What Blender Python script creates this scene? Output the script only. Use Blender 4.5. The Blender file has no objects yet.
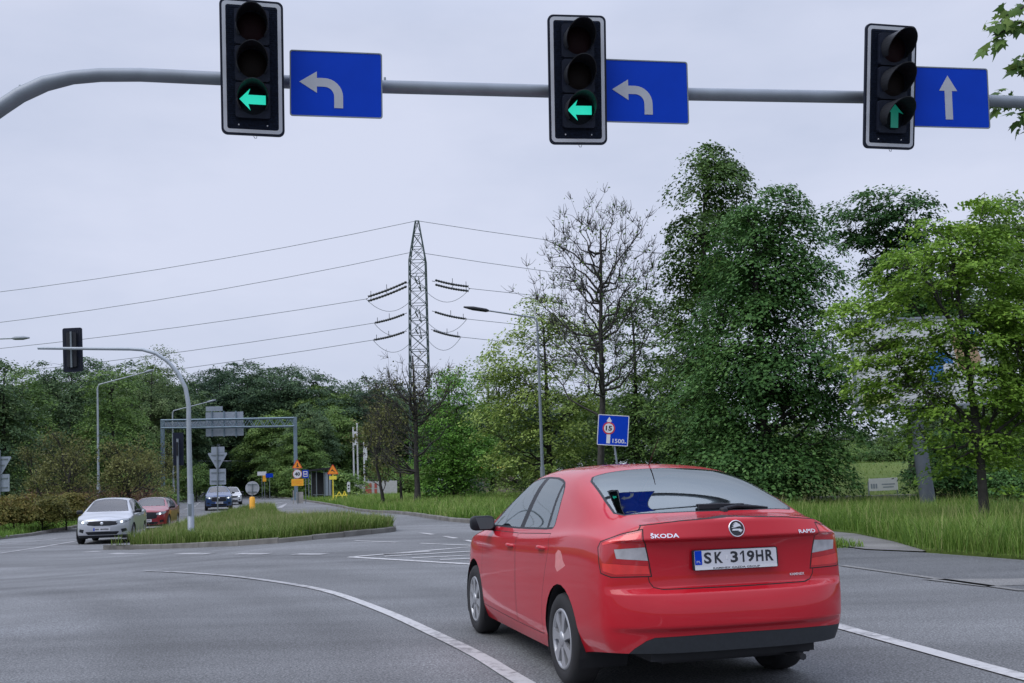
import bpy, bmesh, math, random
import numpy as np
from mathutils import Vector, Matrix
from mathutils.geometry import intersect_point_line

scene = bpy.context.scene
COL = scene.collection
R = math.radians

# ---------------------------------------------------------------- camera
F, PIT, ROL, CAMH, CY = 1050.0, R(3.0), R(1.5), 1.40, 423.0
_cp, _sp, _c, _s = math.cos(PIT), math.sin(PIT), math.cos(ROL), math.sin(ROL)
cam_d = bpy.data.cameras.new('camera')
cam = bpy.data.objects.new('camera', cam_d)
COL.objects.link(cam)
_fwd = Vector((0, _cp, _sp)); _up0 = Vector((0, -_sp, _cp)); _r0 = Vector((1, 0, 0))
_rt = _r0 * _c - _up0 * _s
_up = _r0 * _s + _up0 * _c
cam.matrix_world = Matrix(((_rt.x, _up.x, -_fwd.x, 0), (_rt.y, _up.y, -_fwd.y, 0),
                           (_rt.z, _up.z, -_fwd.z, CAMH), (0, 0, 0, 1)))
cam_d.sensor_width = 36.0
cam_d.lens = F * 36.0 / 1024.0
cam_d.shift_y = (CY - 341.5) / 1024.0
cam_d.clip_start = 0.1
cam_d.clip_end = 5000
scene.camera = cam

# ---------------------------------------------------------------- world, sun, exposure
SUN_EL, SUN_AZ = 52.0, 238.0        # azimuth clockwise from +Y
world = bpy.data.worlds.new('World'); scene.world = world
world.use_nodes = True
wn, wl = world.node_tree.nodes, world.node_tree.links
wn.clear()
w_out = wn.new('ShaderNodeOutputWorld'); w_bg = wn.new('ShaderNodeBackground')
w_sky = wn.new('ShaderNodeTexSky'); w_sky.sky_type = 'NISHITA'; w_sky.sun_disc = False
w_sky.sun_elevation = R(SUN_EL); w_sky.sun_rotation = R(SUN_AZ)
w_sky.air_density = 1.0; w_sky.dust_density = 2.0
w_tc = wn.new('ShaderNodeTexCoord')
w_map = wn.new('ShaderNodeMapping'); w_map.inputs['Scale'].default_value = (1.0, 1.0, 2.6)
w_no = wn.new('ShaderNodeTexNoise'); w_no.inputs['Scale'].default_value = 1.7
w_no.inputs['Detail'].default_value = 6; w_no.inputs['Roughness'].default_value = 0.55
w_ramp = wn.new('ShaderNodeValToRGB')           # the cloud layer, thicker and thinner
w_ramp.color_ramp.elements[0].position = 0.36; w_ramp.color_ramp.elements[0].color = (0.52, 0.583, 0.755, 1)
w_ramp.color_ramp.elements[1].position = 0.66; w_ramp.color_ramp.elements[1].color = (0.685, 0.73, 0.895, 1)
w_sc = wn.new('ShaderNodeVectorMath'); w_sc.operation = 'SCALE'; w_sc.inputs['Scale'].default_value = 9.4
w_mix = wn.new('ShaderNodeMix'); w_mix.data_type = 'RGBA'; w_mix.inputs[0].default_value = 0.93
wl.new(w_tc.outputs['Generated'], w_map.inputs['Vector'])
wl.new(w_map.outputs['Vector'], w_no.inputs['Vector'])
wl.new(w_no.outputs['Fac'], w_ramp.inputs['Fac'])
wl.new(w_ramp.outputs['Color'], w_sc.inputs[0])
w_sep = wn.new('ShaderNodeSeparateXYZ'); w_zen = wn.new('ShaderNodeMapRange')    # an overcast sky is brightest overhead
w_zen.inputs[1].default_value = 0.40; w_zen.inputs[2].default_value = 1.0; w_zen.inputs[3].default_value = 9.4; w_zen.inputs[4].default_value = 25.0
wl.new(w_tc.outputs['Generated'], w_sep.inputs[0]); wl.new(w_sep.outputs['Z'], w_zen.inputs[0]); wl.new(w_zen.outputs[0], w_sc.inputs['Scale'])
wl.new(w_sky.outputs['Color'], w_mix.inputs[6])
wl.new(w_sc.outputs['Vector'], w_mix.inputs[7])
wl.new(w_mix.outputs[2], w_bg.inputs['Color'])
w_bg.inputs['Strength'].default_value = 0.10
wl.new(w_bg.outputs['Background'], w_out.inputs['Surface'])

sun_d = bpy.data.lights.new('sun', 'SUN'); sun = bpy.data.objects.new('sun', sun_d); COL.objects.link(sun)
sun_d.energy = 1.4; sun_d.angle = R(50); sun_d.color = (1.0, 0.95, 0.88)
_sd = Vector((math.sin(R(SUN_AZ)) * math.cos(R(SUN_EL)), math.cos(R(SUN_AZ)) * math.cos(R(SUN_EL)), math.sin(R(SUN_EL))))
sun.rotation_euler = _sd.to_track_quat('Z', 'Y').to_euler()

vs = scene.view_settings
scene.display_settings.display_device = 'sRGB'
vs.view_transform = 'Standard'; vs.look = 'None'; vs.exposure = 0.12; vs.gamma = 1.0
vs.use_curve_mapping = False
scene.cycles.max_bounces = 8; scene.cycles.transparent_max_bounces = 12
scene.cycles.diffuse_bounces = 3; scene.cycles.glossy_bounces = 4
scene.cycles.use_denoising = True

# ---------------------------------------------------------------- helpers
def ray(px, py):
    u = (px - 512) / F; v = (CY - py) / F
    x = u * _c + v * _s; up = -u * _s + v * _c
    return np.array([x, _cp - up * _sp, _sp + up * _cp])
def at(px, py, Y):
    r = ray(px, py); return np.array([0, 0, CAMH]) + r * (Y / r[1])
def sm(a):
    a = np.clip(a, 0, 1); return a * a * (3 - 2 * a)
def T(x, y):
    """height of the terrain"""
    x = np.asarray(x, float); y = np.asarray(y, float)
    fall = np.interp(y, [0, 14, 22, 34, 45, 52, 70, 110, 180], [0, .25, .75, .8, 1, 1, .52, .25, 0.0])
    z = -0.50 * sm((-x - 3.5) / 8.0) * fall
    z = z + 1.75 * sm((y - 38) / 34.0) * sm((x - 6) / 9.0)
    return z
def gnd(px, py):
    z = 0.0
    for _ in range(12):
        r = ray(px, py); t = (z - CAMH) / r[2]; p = np.array([0, 0, CAMH]) + r * t
        z = float(T(p[0], p[1]))
    return p
def ground_at(px, Y):
    """the point of the terrain in direction px at distance Y"""
    z = 0.0
    p = at(px, 480, Y); return np.array([p[0], Y, float(T(p[0], Y))])

def link(o):
    COL.objects.link(o); return o
def tag(o, label=None, cat=None, group=None, kind=None):
    if label: o['label'] = label
    if cat: o['category'] = cat
    if group: o['group'] = group
    if kind: o['kind'] = kind
    return o
def thing(name, label, cat, loc=(0, 0, 0), rotz=0.0, group=None):
    o = bpy.data.objects.new(name, None); link(o); o.empty_display_size = 0.2
    o.location = loc; o.rotation_euler = (0, 0, rotz)
    return tag(o, label, cat, group)
def copy_tree(o, parent=None):
    c = o.copy(); COL.objects.link(c)
    if parent is not None:
        c.parent = parent
    for ch in list(o.children):
        copy_tree(ch, c)
    return c

class MB:
    """collects shapes and links them as one mesh object"""
    def __init__(self): self.v = []; self.f = []; self.m = []; self.s = []
    def add(self, vs_, fs_, m=0, smooth=False):
        b = len(self.v); self.v += [tuple(map(float, q)) for q in vs_]
        for f in fs_:
            self.f.append(tuple(b + i for i in f)); self.m.append(m); self.s.append(smooth)
    def box(self, c, size, m=0, rot=None):
        hx, hy, hz = [q / 2 for q in size]
        vv = [Vector((sx * hx, sy * hy, sz * hz)) for sx in (-1, 1) for sy in (-1, 1) for sz in (-1, 1)]
        if rot is not None: vv = [rot @ q for q in vv]
        vv = [q + Vector(c) for q in vv]
        self.add(vv, [(0, 1, 3, 2), (4, 6, 7, 5), (0, 4, 5, 1), (2, 3, 7, 6), (0, 2, 6, 4), (1, 5, 7, 3)], m)
    def tube(self, pts, r, n=8, m=0, caps=True, smooth=True):
        pts = [Vector(p) for p in pts]
        rs = list(r) if hasattr(r, '__len__') else [r] * len(pts)
        rings = []; prev = None
        for i, p in enumerate(pts):
            t = (pts[min(i + 1, len(pts) - 1)] - pts[max(i - 1, 0)])
            if t.length < 1e-9: t = Vector((0, 0, 1))
            t.normalize()
            if prev is None:
                a = Vector((0, 0, 1)) if abs(t.z) < 0.9 else Vector((1, 0, 0))
                u = t.cross(a).normalized()
            else:
                u = (prev - t * prev.dot(t)).normalized()
            prev = u; w = t.cross(u)
            rings.append([p + (u * math.cos(2 * math.pi * k / n) + w * math.sin(2 * math.pi * k / n)) * rs[i] for k in range(n)])
        vv = [q for rg in rings for q in rg]; ff = []
        for i in range(len(pts) - 1):
            for k in range(n):
                a = i * n + k; b = i * n + (k + 1) % n
                ff.append((a, b, b + n, a + n))
        self.add(vv, ff, m, smooth)
        if caps:
            self.add(rings[0], [tuple(range(n - 1, -1, -1))], m); self.add(rings[-1], [tuple(range(n))], m)
    def lathe(self, prof, frame=None, n=24, m=0, smooth=True):
        """prof: (radius, height); turned about the local z of frame"""
        vv = []; ff = []
        M = frame or Matrix()
        for (r, z) in prof:
            for k in range(n):
                a = 2 * math.pi * k / n
                vv.append(M @ Vector((r * math.cos(a), r * math.sin(a), z)))
        for i in range(len(prof) - 1):
            for k in range(n):
                a = i * n + k; b = i * n + (k + 1) % n
                ff.append((a, b, b + n, a + n))
        self.add(vv, ff, m, smooth)
    def prism(self, poly, depth, frame=None, m=0, z0=0.0):
        """flat polygon (x, y) of the frame pushed out along its z from z0 to z0+depth"""
        M = frame or Matrix(); n = len(poly)
        vv = [M @ Vector((x, y, z0)) for x, y in poly] + [M @ Vector((x, y, z0 + depth)) for x, y in poly]
        ar = sum(poly[i][0] * poly[(i + 1) % n][1] - poly[(i + 1) % n][0] * poly[i][1] for i in range(n))
        ff = [tuple(range(n - 1, -1, -1)), tuple(range(n, 2 * n))] + [(i, (i + 1) % n, n + (i + 1) % n, n + i) for i in range(n)]
        if ar < 0: ff = [tuple(reversed(f)) for f in ff]
        self.add(vv, ff, m)
    def ring(self, outer, inner, depth, frame=None, m=0, z0=0.0):
        """frame-shaped prism between two loops of the same length"""
        M = frame or Matrix(); n = len(outer)
        vv = [M @ Vector((x, y, z)) for z in (z0, z0 + depth) for lp in (outer, inner) for x, y in lp]
        ff = []
        for i in range(n):
            j = (i + 1) % n
            ff += [(2 * n + i, 2 * n + j, 3 * n + j, 3 * n + i), (i, n + i, n + j, j), (i, j, 2 * n + j, 2 * n + i), (n + i, 3 * n + i, 3 * n + j, n + j)]
        self.add(vv, ff, m)
    def build(self, name, mats, parent=None, loc=None):
        me = bpy.data.meshes.new(name)
        me.from_pydata(self.v, [], self.f)
        if not isinstance(mats, (list, tuple)): mats = [mats]
        for q in mats: me.materials.append(q)
        me.polygons.foreach_set('material_index', self.m)
        me.polygons.foreach_set('use_smooth', self.s)
        me.update()
        o = link(bpy.data.objects.new(name, me))
        if parent is not None: o.parent = parent
        if loc is not None: o.location = loc
        return o

def np_mesh(name, V, faces_flat, counts, mats, tone=None, smooth=False, mat_idx=None):
    me = bpy.data.meshes.new(name)
    V = np.asarray(V, np.float32); ff = np.asarray(faces_flat, np.int32); cn = np.asarray(counts, np.int32)
    me.vertices.add(len(V)); me.vertices.foreach_set('co', V.ravel())
    me.loops.add(len(ff)); me.loops.foreach_set('vertex_index', ff)
    me.polygons.add(len(cn))
    st = np.zeros(len(cn), np.int32); st[1:] = np.cumsum(cn)[:-1]
    me.polygons.foreach_set('loop_start', st)
    me.polygons.foreach_set('loop_total', cn)
    if smooth: me.polygons.foreach_set('use_smooth', np.ones(len(cn), bool))
    if mat_idx is not None: me.polygons.foreach_set('material_index', np.asarray(mat_idx, np.int32))
    if not isinstance(mats, (list, tuple)): mats = [mats]
    for m in mats: me.materials.append(m)
    if tone is not None:
        a = me.attributes.new('tone', 'FLOAT', 'POINT'); a.data.foreach_set('value', np.asarray(tone, np.float32))
    me.update(calc_edges=True)
    return me

def frame_of(origin, x_axis, y_axis):
    x = Vector(x_axis).normalized(); z = x.cross(Vector(y_axis)).normalized(); y = z.cross(x)
    M = Matrix.Identity(4)
    for i in range(3):
        M[i][0] = x[i]; M[i][1] = y[i]; M[i][2] = z[i]; M[i][3] = origin[i]
    return M
def rrect(w, h, r, n=5, cx=0, cy=0):
    out = []
    for (sx, sy, a0) in ((1, 1, 0), (-1, 1, 90), (-1, -1, 180), (1, -1, 270)):
        for k in range(n + 1):
            a = R(a0 + 90 * k / n)
            out.append((cx + sx * (w / 2 - r) + r * math.cos(a), cy + sy * (h / 2 - r) + r * math.sin(a)))
    return out
def circle(r, n=32, cx=0, cy=0):
    return [(cx + r * math.cos(2 * math.pi * k / n), cy + r * math.sin(2 * math.pi * k / n)) for k in range(n)]

_txt_cache = {}
def text_geo(s, size, align='CENTER', bold=0.0):
    cu = bpy.data.curves.new('lettering', 'FONT'); cu.body = s; cu.size = size
    cu.align_x = align; cu.align_y = 'CENTER'; cu.resolution_u = 3; cu.offset = bold
    o = bpy.data.objects.new('lettering', cu); COL.objects.link(o)
    dg = bpy.context.evaluated_depsgraph_get(); dg.update()
    me = bpy.data.meshes.new_from_object(o.evaluated_get(dg))
    v = [q.co.copy() for q in me.vertices]; f = [tuple(p.vertices) for p in me.polygons]
    bpy.data.objects.remove(o); bpy.data.curves.remove(cu); bpy.data.meshes.remove(me)
    return v, f
def add_text(mb, s, size, frame, z, m=0, width=None, height=None, align='CENTER', bold=0.0):
    v, f = text_geo(s, size, align, bold)
    if not v: return
    xs = [q.x for q in v]; ys = [q.y for q in v]
    if width: 
        k = width / (max(xs) - min(xs)); cx = (max(xs) + min(xs)) / 2
        for q in v: q.x = (q.x - cx) * k
    if height:
        k = height / (max(ys) - min(ys)); cy = (max(ys) + min(ys)) / 2
        for q in v: q.y = (q.y - cy) * k
    mb.add([frame @ Vector((q.x, q.y, z)) for q in v], f, m)

# ---------------------------------------------------------------- materials
def mat(name, col, rough=0.6, metal=0.0, coat=0.0, var=0.12, scale=6.0, emit=None, emit_s=0.0, bump=0.0, spec=0.5):
    m = bpy.data.materials.new(name); m.use_nodes = True
    n, l = m.node_tree.nodes, m.node_tree.links
    b = n['Principled BSDF']
    b.inputs['Roughness'].default_value = rough; b.inputs['Metallic'].default_value = metal
    b.inputs['Coat Weight'].default_value = coat; b.inputs['Coat Roughness'].default_value = 0.05
    b.inputs['Specular IOR Level'].default_value = spec
    tc = n.new('ShaderNodeTexCoord'); no = n.new('ShaderNodeTexNoise')
    no.inputs['Scale'].default_value = scale; no.inputs['Detail'].default_value = 5
    l.new(tc.outputs['Object'], no.inputs['Vector'])
    rp = n.new('ShaderNodeValToRGB')
    rp.color_ramp.elements[0].position = 0.3; rp.color_ramp.elements[1].position = 0.7
    rp.color_ramp.elements[0].color = (*[q * (1 - var) for q in col], 1)
    rp.color_ramp.elements[1].color = (*[min(q * (1 + var), 1) for q in col], 1)
    l.new(no.outputs['Fac'], rp.inputs['Fac']); l.new(rp.outputs['Color'], b.inputs['Base Color'])
    if bump:
        bp = n.new('ShaderNodeBump'); bp.inputs['Strength'].default_value = bump; bp.inputs['Distance'].default_value = 0.01
        l.new(no.outputs['Fac'], bp.inputs['Height']); l.new(bp.outputs['Normal'], b.inputs['Normal'])
    if emit:
        b.inputs['Emission Color'].default_value = (*emit, 1); b.inputs['Emission Strength'].default_value = emit_s
    return m

def leaf_mat(name, cols, trans=0.25, scale=0.35):
    """leaves: own tone per leaf, patches of lighter growth, some light through the blade"""
    m = bpy.data.materials.new(name); m.use_nodes = True
    n, l = m.node_tree.nodes, m.node_tree.links; n.clear()
    out = n.new('ShaderNodeOutputMaterial')
    at_ = n.new('ShaderNodeAttribute'); at_.attribute_name = 'tone'
    oi = n.new('ShaderNodeObjectInfo')
    tc = n.new('ShaderNodeTexCoord'); no = n.new('ShaderNodeTexNoise'); no.inputs['Scale'].default_value = scale
    no.inputs['Detail'].default_value = 2
    l.new(tc.outputs['Object'], no.inputs['Vector'])
    ad = n.new('ShaderNodeMath'); ad.operation = 'ADD'
    mu = n.new('ShaderNodeMath'); mu.operation = 'MULTIPLY_ADD'; mu.inputs[1].default_value = 0.55; mu.inputs[2].default_value = -0.28
    l.new(no.outputs['Fac'], mu.inputs[0]); l.new(mu.outputs[0], ad.inputs[0]); l.new(at_.outputs['Fac'], ad.inputs[1])
    mu2 = n.new('ShaderNodeMath'); mu2.operation = 'MULTIPLY_ADD'; mu2.inputs[1].default_value = 0.3
    mu2.inputs[2].default_value = -0.15
    l.new(oi.outputs['Random'], mu2.inputs[0])
    ad2 = n.new('ShaderNodeMath'); ad2.operation = 'ADD'; l.new(ad.outputs[0], ad2.inputs[0]); l.new(mu2.outputs[0], ad2.inputs[1])
    rp = n.new('ShaderNodeValToRGB'); rp.color_ramp.elements.remove(rp.color_ramp.elements[1])
    for i, cc in enumerate(cols):
        e = rp.color_ramp.elements[0] if i == 0 else rp.color_ramp.elements.new(i / (len(cols) - 1))
        e.position = i / (len(cols) - 1); e.color = (*cc, 1)
    l.new(ad2.outputs[0], rp.inputs['Fac'])
    d = n.new('ShaderNodeBsdfPrincipled'); d.inputs['Roughness'].default_value = 0.55; d.inputs['Specular IOR Level'].default_value = 0.14
    t = n.new('ShaderNodeBsdfTranslucent'); mx = n.new('ShaderNodeMixShader'); mx.inputs[0].default_value = trans
    l.new(rp.outputs['Color'], d.inputs['Base Color']); l.new(rp.outputs['Color'], t.inputs['Color'])
    l.new(d.outputs[0], mx.inputs[1]); l.new(t.outputs[0], mx.inputs[2]); l.new(mx.outputs[0], out.inputs['Surface'])
    return m

def glass_mat(name, tint, refl=(1.0, 1.0, 1.0), ior=3.0):
    m = bpy.data.materials.new(name); m.use_nodes = True
    n, l = m.node_tree.nodes, m.node_tree.links; n.clear()
    out = n.new('ShaderNodeOutputMaterial'); tr = n.new('ShaderNodeBsdfTransparent'); gl = n.new('ShaderNodeBsdfGlossy')
    tr.inputs['Color'].default_value = (*tint, 1); gl.inputs['Roughness'].default_value = 0.02
    gl.inputs['Color'].default_value = (*refl, 1)
    fr = n.new('ShaderNodeFresnel'); fr.inputs['IOR'].default_value = ior
    mx = n.new('ShaderNodeMixShader')
    l.new(fr.outputs[0], mx.inputs[0]); l.new(tr.outputs[0], mx.inputs[1]); l.new(gl.outputs[0], mx.inputs[2])
    l.new(mx.outputs[0], out.inputs['Surface'])
    return m

M_steel = mat('galvanised_steel', (0.225, 0.255, 0.295), 0.5, 0.35, var=0.12, scale=3)
M_steel_p = mat('pale_galvanised_steel', (0.33, 0.37, 0.41), 0.5, 0.3, var=0.1, scale=3)
M_steel_d = mat('weathered_steel', (0.17, 0.20, 0.22), 0.6, 0.3, var=0.15, scale=2)
M_pylon = mat('pylon_paint', (0.055, 0.085, 0.085), 0.7, 0.2)
M_black = mat('black_plastic', (0.014, 0.016, 0.021), 0.5, spec=.3)
M_navy = mat('dark_backboard', (0.010, 0.014, 0.028), 0.6, spec=.2, var=0.2, scale=20)
M_border = mat('reflective_border', (0.48, 0.50, 0.55), 0.5, var=0.06)
M_white = mat('white_sheeting', (0.62, 0.63, 0.66), 0.5, var=0.05)
M_signgrey = mat('arrow_sheeting', (0.37, 0.39, 0.44), 0.5, var=0.06)
M_blue = mat('blue_sheeting', (0.002, 0.042, 0.44), 0.65, var=0.08, scale=2, spec=.1)
M_red_s = mat('red_sheeting', (0.52, 0.03, 0.03), 0.45)
M_orange = mat('orange_sheeting', (0.85, 0.27, 0.02), 0.5)
M_yellow = mat('yellow_paint', (0.80, 0.38, 0.02), 0.5)
M_yellow_l = mat('pale_yellow_paint', (0.75, 0.62, 0.06), 0.5)
M_signback = mat('sign_back_aluminium', (0.27, 0.31, 0.37), 0.55, 0.3, var=0.1)
M_rubber = mat('tyre_rubber', (0.014, 0.014, 0.016), 0.8)
M_dark = mat('dark_interior', (0.012, 0.013, 0.016), 0.8)
M_seat = mat('seat_fabric', (0.02, 0.02, 0.024), 0.9)
M_seam = mat('panel_gap', (0.012, 0.006, 0.007), 0.8)
M_chrome = mat('chrome', (0.75, 0.77, 0.8), 0.15, 1.0, var=0.02)
M_glass = glass_mat('car_glass', (0.66, 0.73, 0.73), (0.92, 1.0, 1.0), 3.7)
M_glass_side = glass_mat('side_glass', (0.55, 0.62, 0.62), (0.92, 1.0, 1.0), 4.8)
M_glass_f = glass_mat('windscreen_glass', (0.50, 0.56, 0.58), (1.0, 1.0, 1.0), 1.95)
M_glass_s = glass_mat('tinted_side_glass', (0.16, 0.18, 0.19))
M_bark = mat('bark', (0.040, 0.037, 0.034), 0.9, var=0.35, scale=5, bump=0.6)
M_bark_d = mat('dark_bark', (0.026, 0.023, 0.021), 0.9, var=0.35, scale=5, bump=0.6)
M_concrete = mat('concrete', (0.30, 0.29, 0.27), 0.85, var=0.18, scale=4, bump=0.2)
# ================================================================ the ground
def asphalt_mat(name, base, speck=0.7, patch=0.20, tracks=None):
    m = bpy.data.materials.new(name); m.use_nodes = True
    n, l = m.node_tree.nodes, m.node_tree.links; b = n['Principled BSDF']
    b.inputs['Roughness'].default_value = 0.78; b.inputs['Specular IOR Level'].default_value = 0.35
    tc = n.new('ShaderNodeTexCoord')
    f1 = n.new('ShaderNodeTexNoise'); f1.inputs['Scale'].default_value = 55; f1.inputs['Detail'].default_value = 3; f1.inputs['Roughness'].default_value = 0.75
    f2 = n.new('ShaderNodeTexNoise'); f2.inputs['Scale'].default_value = 0.22; f2.inputs['Detail'].default_value = 5
    mp = n.new('ShaderNodeMapping'); mp.inputs['Rotation'].default_value = (0, 0, R(-38)); mp.inputs['Scale'].default_value = (0.5, 2.4, 1)
    f3 = n.new('ShaderNodeTexNoise'); f3.inputs['Scale'].default_value = 0.35; f3.inputs['Detail'].default_value = 3
    vo = n.new('ShaderNodeTexVoronoi'); vo.inputs['Scale'].default_value = 70
    l.new(tc.outputs['Object'], f1.inputs['Vector']); l.new(tc.outputs['Object'], f2.inputs['Vector'])
    l.new(tc.outputs['Object'], mp.inputs['Vector']); l.new(mp.outputs['Vector'], f3.inputs['Vector']); l.new(tc.outputs['Object'], vo.inputs['Vector'])
    def rampv(src, p0, v0, p1, v1):
        r = n.new('ShaderNodeMapRange'); r.inputs[1].default_value = p0; r.inputs[2].default_value = p1
        r.inputs[3].default_value = v0; r.inputs[4].default_value = v1; l.new(src, r.inputs[0]); return r.outputs[0]
    def mul(a, c):
        q = n.new('ShaderNodeMath'); q.operation = 'MULTIPLY'; l.new(a, q.inputs[0]); l.new(c, q.inputs[1]); return q.outputs[0]
    v = mul(rampv(f1.outputs['Fac'], .3, 1 - speck, .7, 1 + speck), rampv(f2.outputs['Fac'], .3, 1 - patch, .7, 1 + patch))
    v = mul(v, rampv(f3.outputs['Fac'], .32, 1 - patch * 1.2, .68, 1 + patch * .9))
    v = mul(v, rampv(vo.outputs['Distance'], 0.0, 1 + speck * .7, .7, 1 - speck * .5))
    if tracks:          # lanes darkened by wheels and drips, along the bend
        cx_, cy_, r0_, offs = tracks
        ds = n.new('ShaderNodeVectorMath'); ds.operation = 'DISTANCE'; ds.inputs[1].default_value = (cx_, cy_, 0)
        fl = n.new('ShaderNodeVectorMath'); fl.operation = 'MULTIPLY'; fl.inputs[1].default_value = (1, 1, 0)
        l.new(tc.outputs['Object'], fl.inputs[0]); l.new(fl.outputs['Vector'], ds.inputs[0])
        for off, w_, dk in offs:
            a_ = n.new('ShaderNodeMath'); a_.operation = 'SUBTRACT'; a_.inputs[1].default_value = r0_ + off; l.new(ds.outputs['Value'], a_.inputs[0])
            b_ = n.new('ShaderNodeMath'); b_.operation = 'ABSOLUTE'; l.new(a_.outputs[0], b_.inputs[0])
            m_ = n.new('ShaderNodeMapRange'); m_.interpolation_type = 'SMOOTHSTEP'; m_.inputs[1].default_value = 0; m_.inputs[2].default_value = w_
            m_.inputs[3].default_value = 1 - dk; m_.inputs[4].default_value = 1.0; l.new(b_.outputs[0], m_.inputs[0])
            v = mul(v, m_.outputs[0])
    sc = n.new('ShaderNodeVectorMath'); sc.operation = 'SCALE'; sc.inputs[0].default_value = base; l.new(v, sc.inputs['Scale'])
    l.new(sc.outputs['Vector'], b.inputs['Base Color'])
    bp = n.new('ShaderNodeBump'); bp.inputs['Strength'].default_value = 0.5; bp.inputs['Distance'].default_value = 0.006
    l.new(f1.outputs['Fac'], bp.inputs['Height']); l.new(bp.outputs['Normal'], b.inputs['Normal'])
    return m
def soil_mat(name, cols, scales=(0.12, 2.5, 30)):
    m = bpy.data.materials.new(name); m.use_nodes = True
    n, l = m.node_tree.nodes, m.node_tree.links; b = n['Principled BSDF']; b.inputs['Roughness'].default_value = 0.95
    b.inputs['Specular IOR Level'].default_value = 0.1
    tc = n.new('ShaderNodeTexCoord'); acc = None
    for s, w in zip(scales, (0.45, 0.3, 0.25)):
        f = n.new('ShaderNodeTexNoise'); f.inputs['Scale'].default_value = s; f.inputs['Detail'].default_value = 6
        l.new(tc.outputs['Object'], f.inputs['Vector'])
        q = n.new('ShaderNodeMath'); q.operation = 'MULTIPLY_ADD'; q.inputs[1].default_value = w; q.inputs[2].default_value = 0
        l.new(f.outputs['Fac'], q.inputs[0])
        if acc is not None: l.new(acc, q.inputs[2])
        acc = q.outputs[0]
    rp = n.new('ShaderNodeValToRGB'); rp.color_ramp.elements[0].position = 0.36; rp.color_ramp.elements[1].position = 0.64
    rp.color_ramp.elements[0].color = (*cols[0], 1); rp.color_ramp.elements[1].color = (*cols[-1], 1)
    for i, c in enumerate(cols[1:-1]):
        e = rp.color_ramp.elements.new(0.36 + 0.28 * (i + 1) / (len(cols) - 1)); e.color = (*c, 1)
    l.new(acc, rp.inputs['Fac']); l.new(rp.outputs['Color'], b.inputs['Base Color'])
    return m
def paint_mat(name, white, under, wear):
    m = bpy.data.materials.new(name); m.use_nodes = True
    n, l = m.node_tree.nodes, m.node_tree.links; b = n['Principled BSDF']; b.inputs['Roughness'].default_value = 0.7
    tc = n.new('ShaderNodeTexCoord')
    f = n.new('ShaderNodeTexNoise'); f.inputs['Scale'].default_value = 9; f.inputs['Detail'].default_value = 8; f.inputs['Roughness'].default_value = 0.75
    g = n.new('ShaderNodeTexNoise'); g.inputs['Scale'].default_value = 0.9; g.inputs['Detail'].default_value = 2
    l.new(tc.outputs['Object'], f.inputs['Vector']); l.new(tc.outputs['Object'], g.inputs['Vector'])
    a = n.new('ShaderNodeMath'); a.operation = 'MULTIPLY_ADD'; a.inputs[1].default_value = 0.5
    l.new(g.outputs['Fac'], a.inputs[0]); l.new(f.outputs['Fac'], a.inputs[2])
    rp = n.new('ShaderNodeValToRGB'); rp.color_ramp.elements[0].position = wear - 0.06; rp.color_ramp.elements[1].position = wear + 0.10
    rp.color_ramp.elements[0].color = (*under, 1); rp.color_ramp.elements[1].color = (*white, 1)
    l.new(a.outputs[0], rp.inputs['Fac']); l.new(rp.outputs['Color'], b.inputs['Base Color'])
    return m

_cp3 = np.array([gnd(px, py)[:2] for px, py in ((200, 573.8), (250, 578.5), (320, 589.8), (380, 610), (440, 637), (480, 657), (513, 677))])
_A = np.c_[2 * _cp3, np.ones(len(_cp3))]; _sol = np.linalg.lstsq(_A, (_cp3 ** 2).sum(1), rcond=None)[0]
_cr = float(np.sqrt(_sol[2] + _sol[0] ** 2 + _sol[1] ** 2))
M_asphalt = asphalt_mat('asphalt', (0.158, 0.164, 0.171), tracks=(float(_sol[0]), float(_sol[1]), _cr, ((-.85, .55, .15), (-2.55, .6, .17), (-1.7, 1.6, .10), (-4.9, .8, .12), (1.1, .6, .10), (2.7, .6, .12))))
M_asphalt_d = asphalt_mat('darker_asphalt', (0.112, 0.117, 0.123))
M_path = asphalt_mat('worn_path', (0.175, 0.172, 0.166), 0.45)
M_stain = asphalt_mat('dusty_asphalt', (0.19, 0.19, 0.188), 0.45)
M_line = paint_mat('road_paint', (0.44, 0.44, 0.445), (0.20, 0.20, 0.205), 0.66)
M_line_old = paint_mat('worn_road_paint', (0.33, 0.33, 0.34), (0.17, 0.175, 0.18), 0.70)
M_kerb = mat('kerb_stone', (0.15, 0.145, 0.135), 0.9, var=0.35, scale=2.2, bump=0.3)
M_soil = soil_mat('verge_soil', [(0.05, 0.075, 0.02), (0.085, 0.13, 0.03), (0.13, 0.155, 0.045)])
M_meadow = soil_mat('meadow', [(0.075, 0.125, 0.03), (0.12, 0.165, 0.045), (0.18, 0.185, 0.075)])
M_dirt = soil_mat('dug_earth', [(0.045, 0.036, 0.030), (0.085, 0.068, 0.058), (0.13, 0.11, 0.095)], (0.5, 3, 15))

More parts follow.
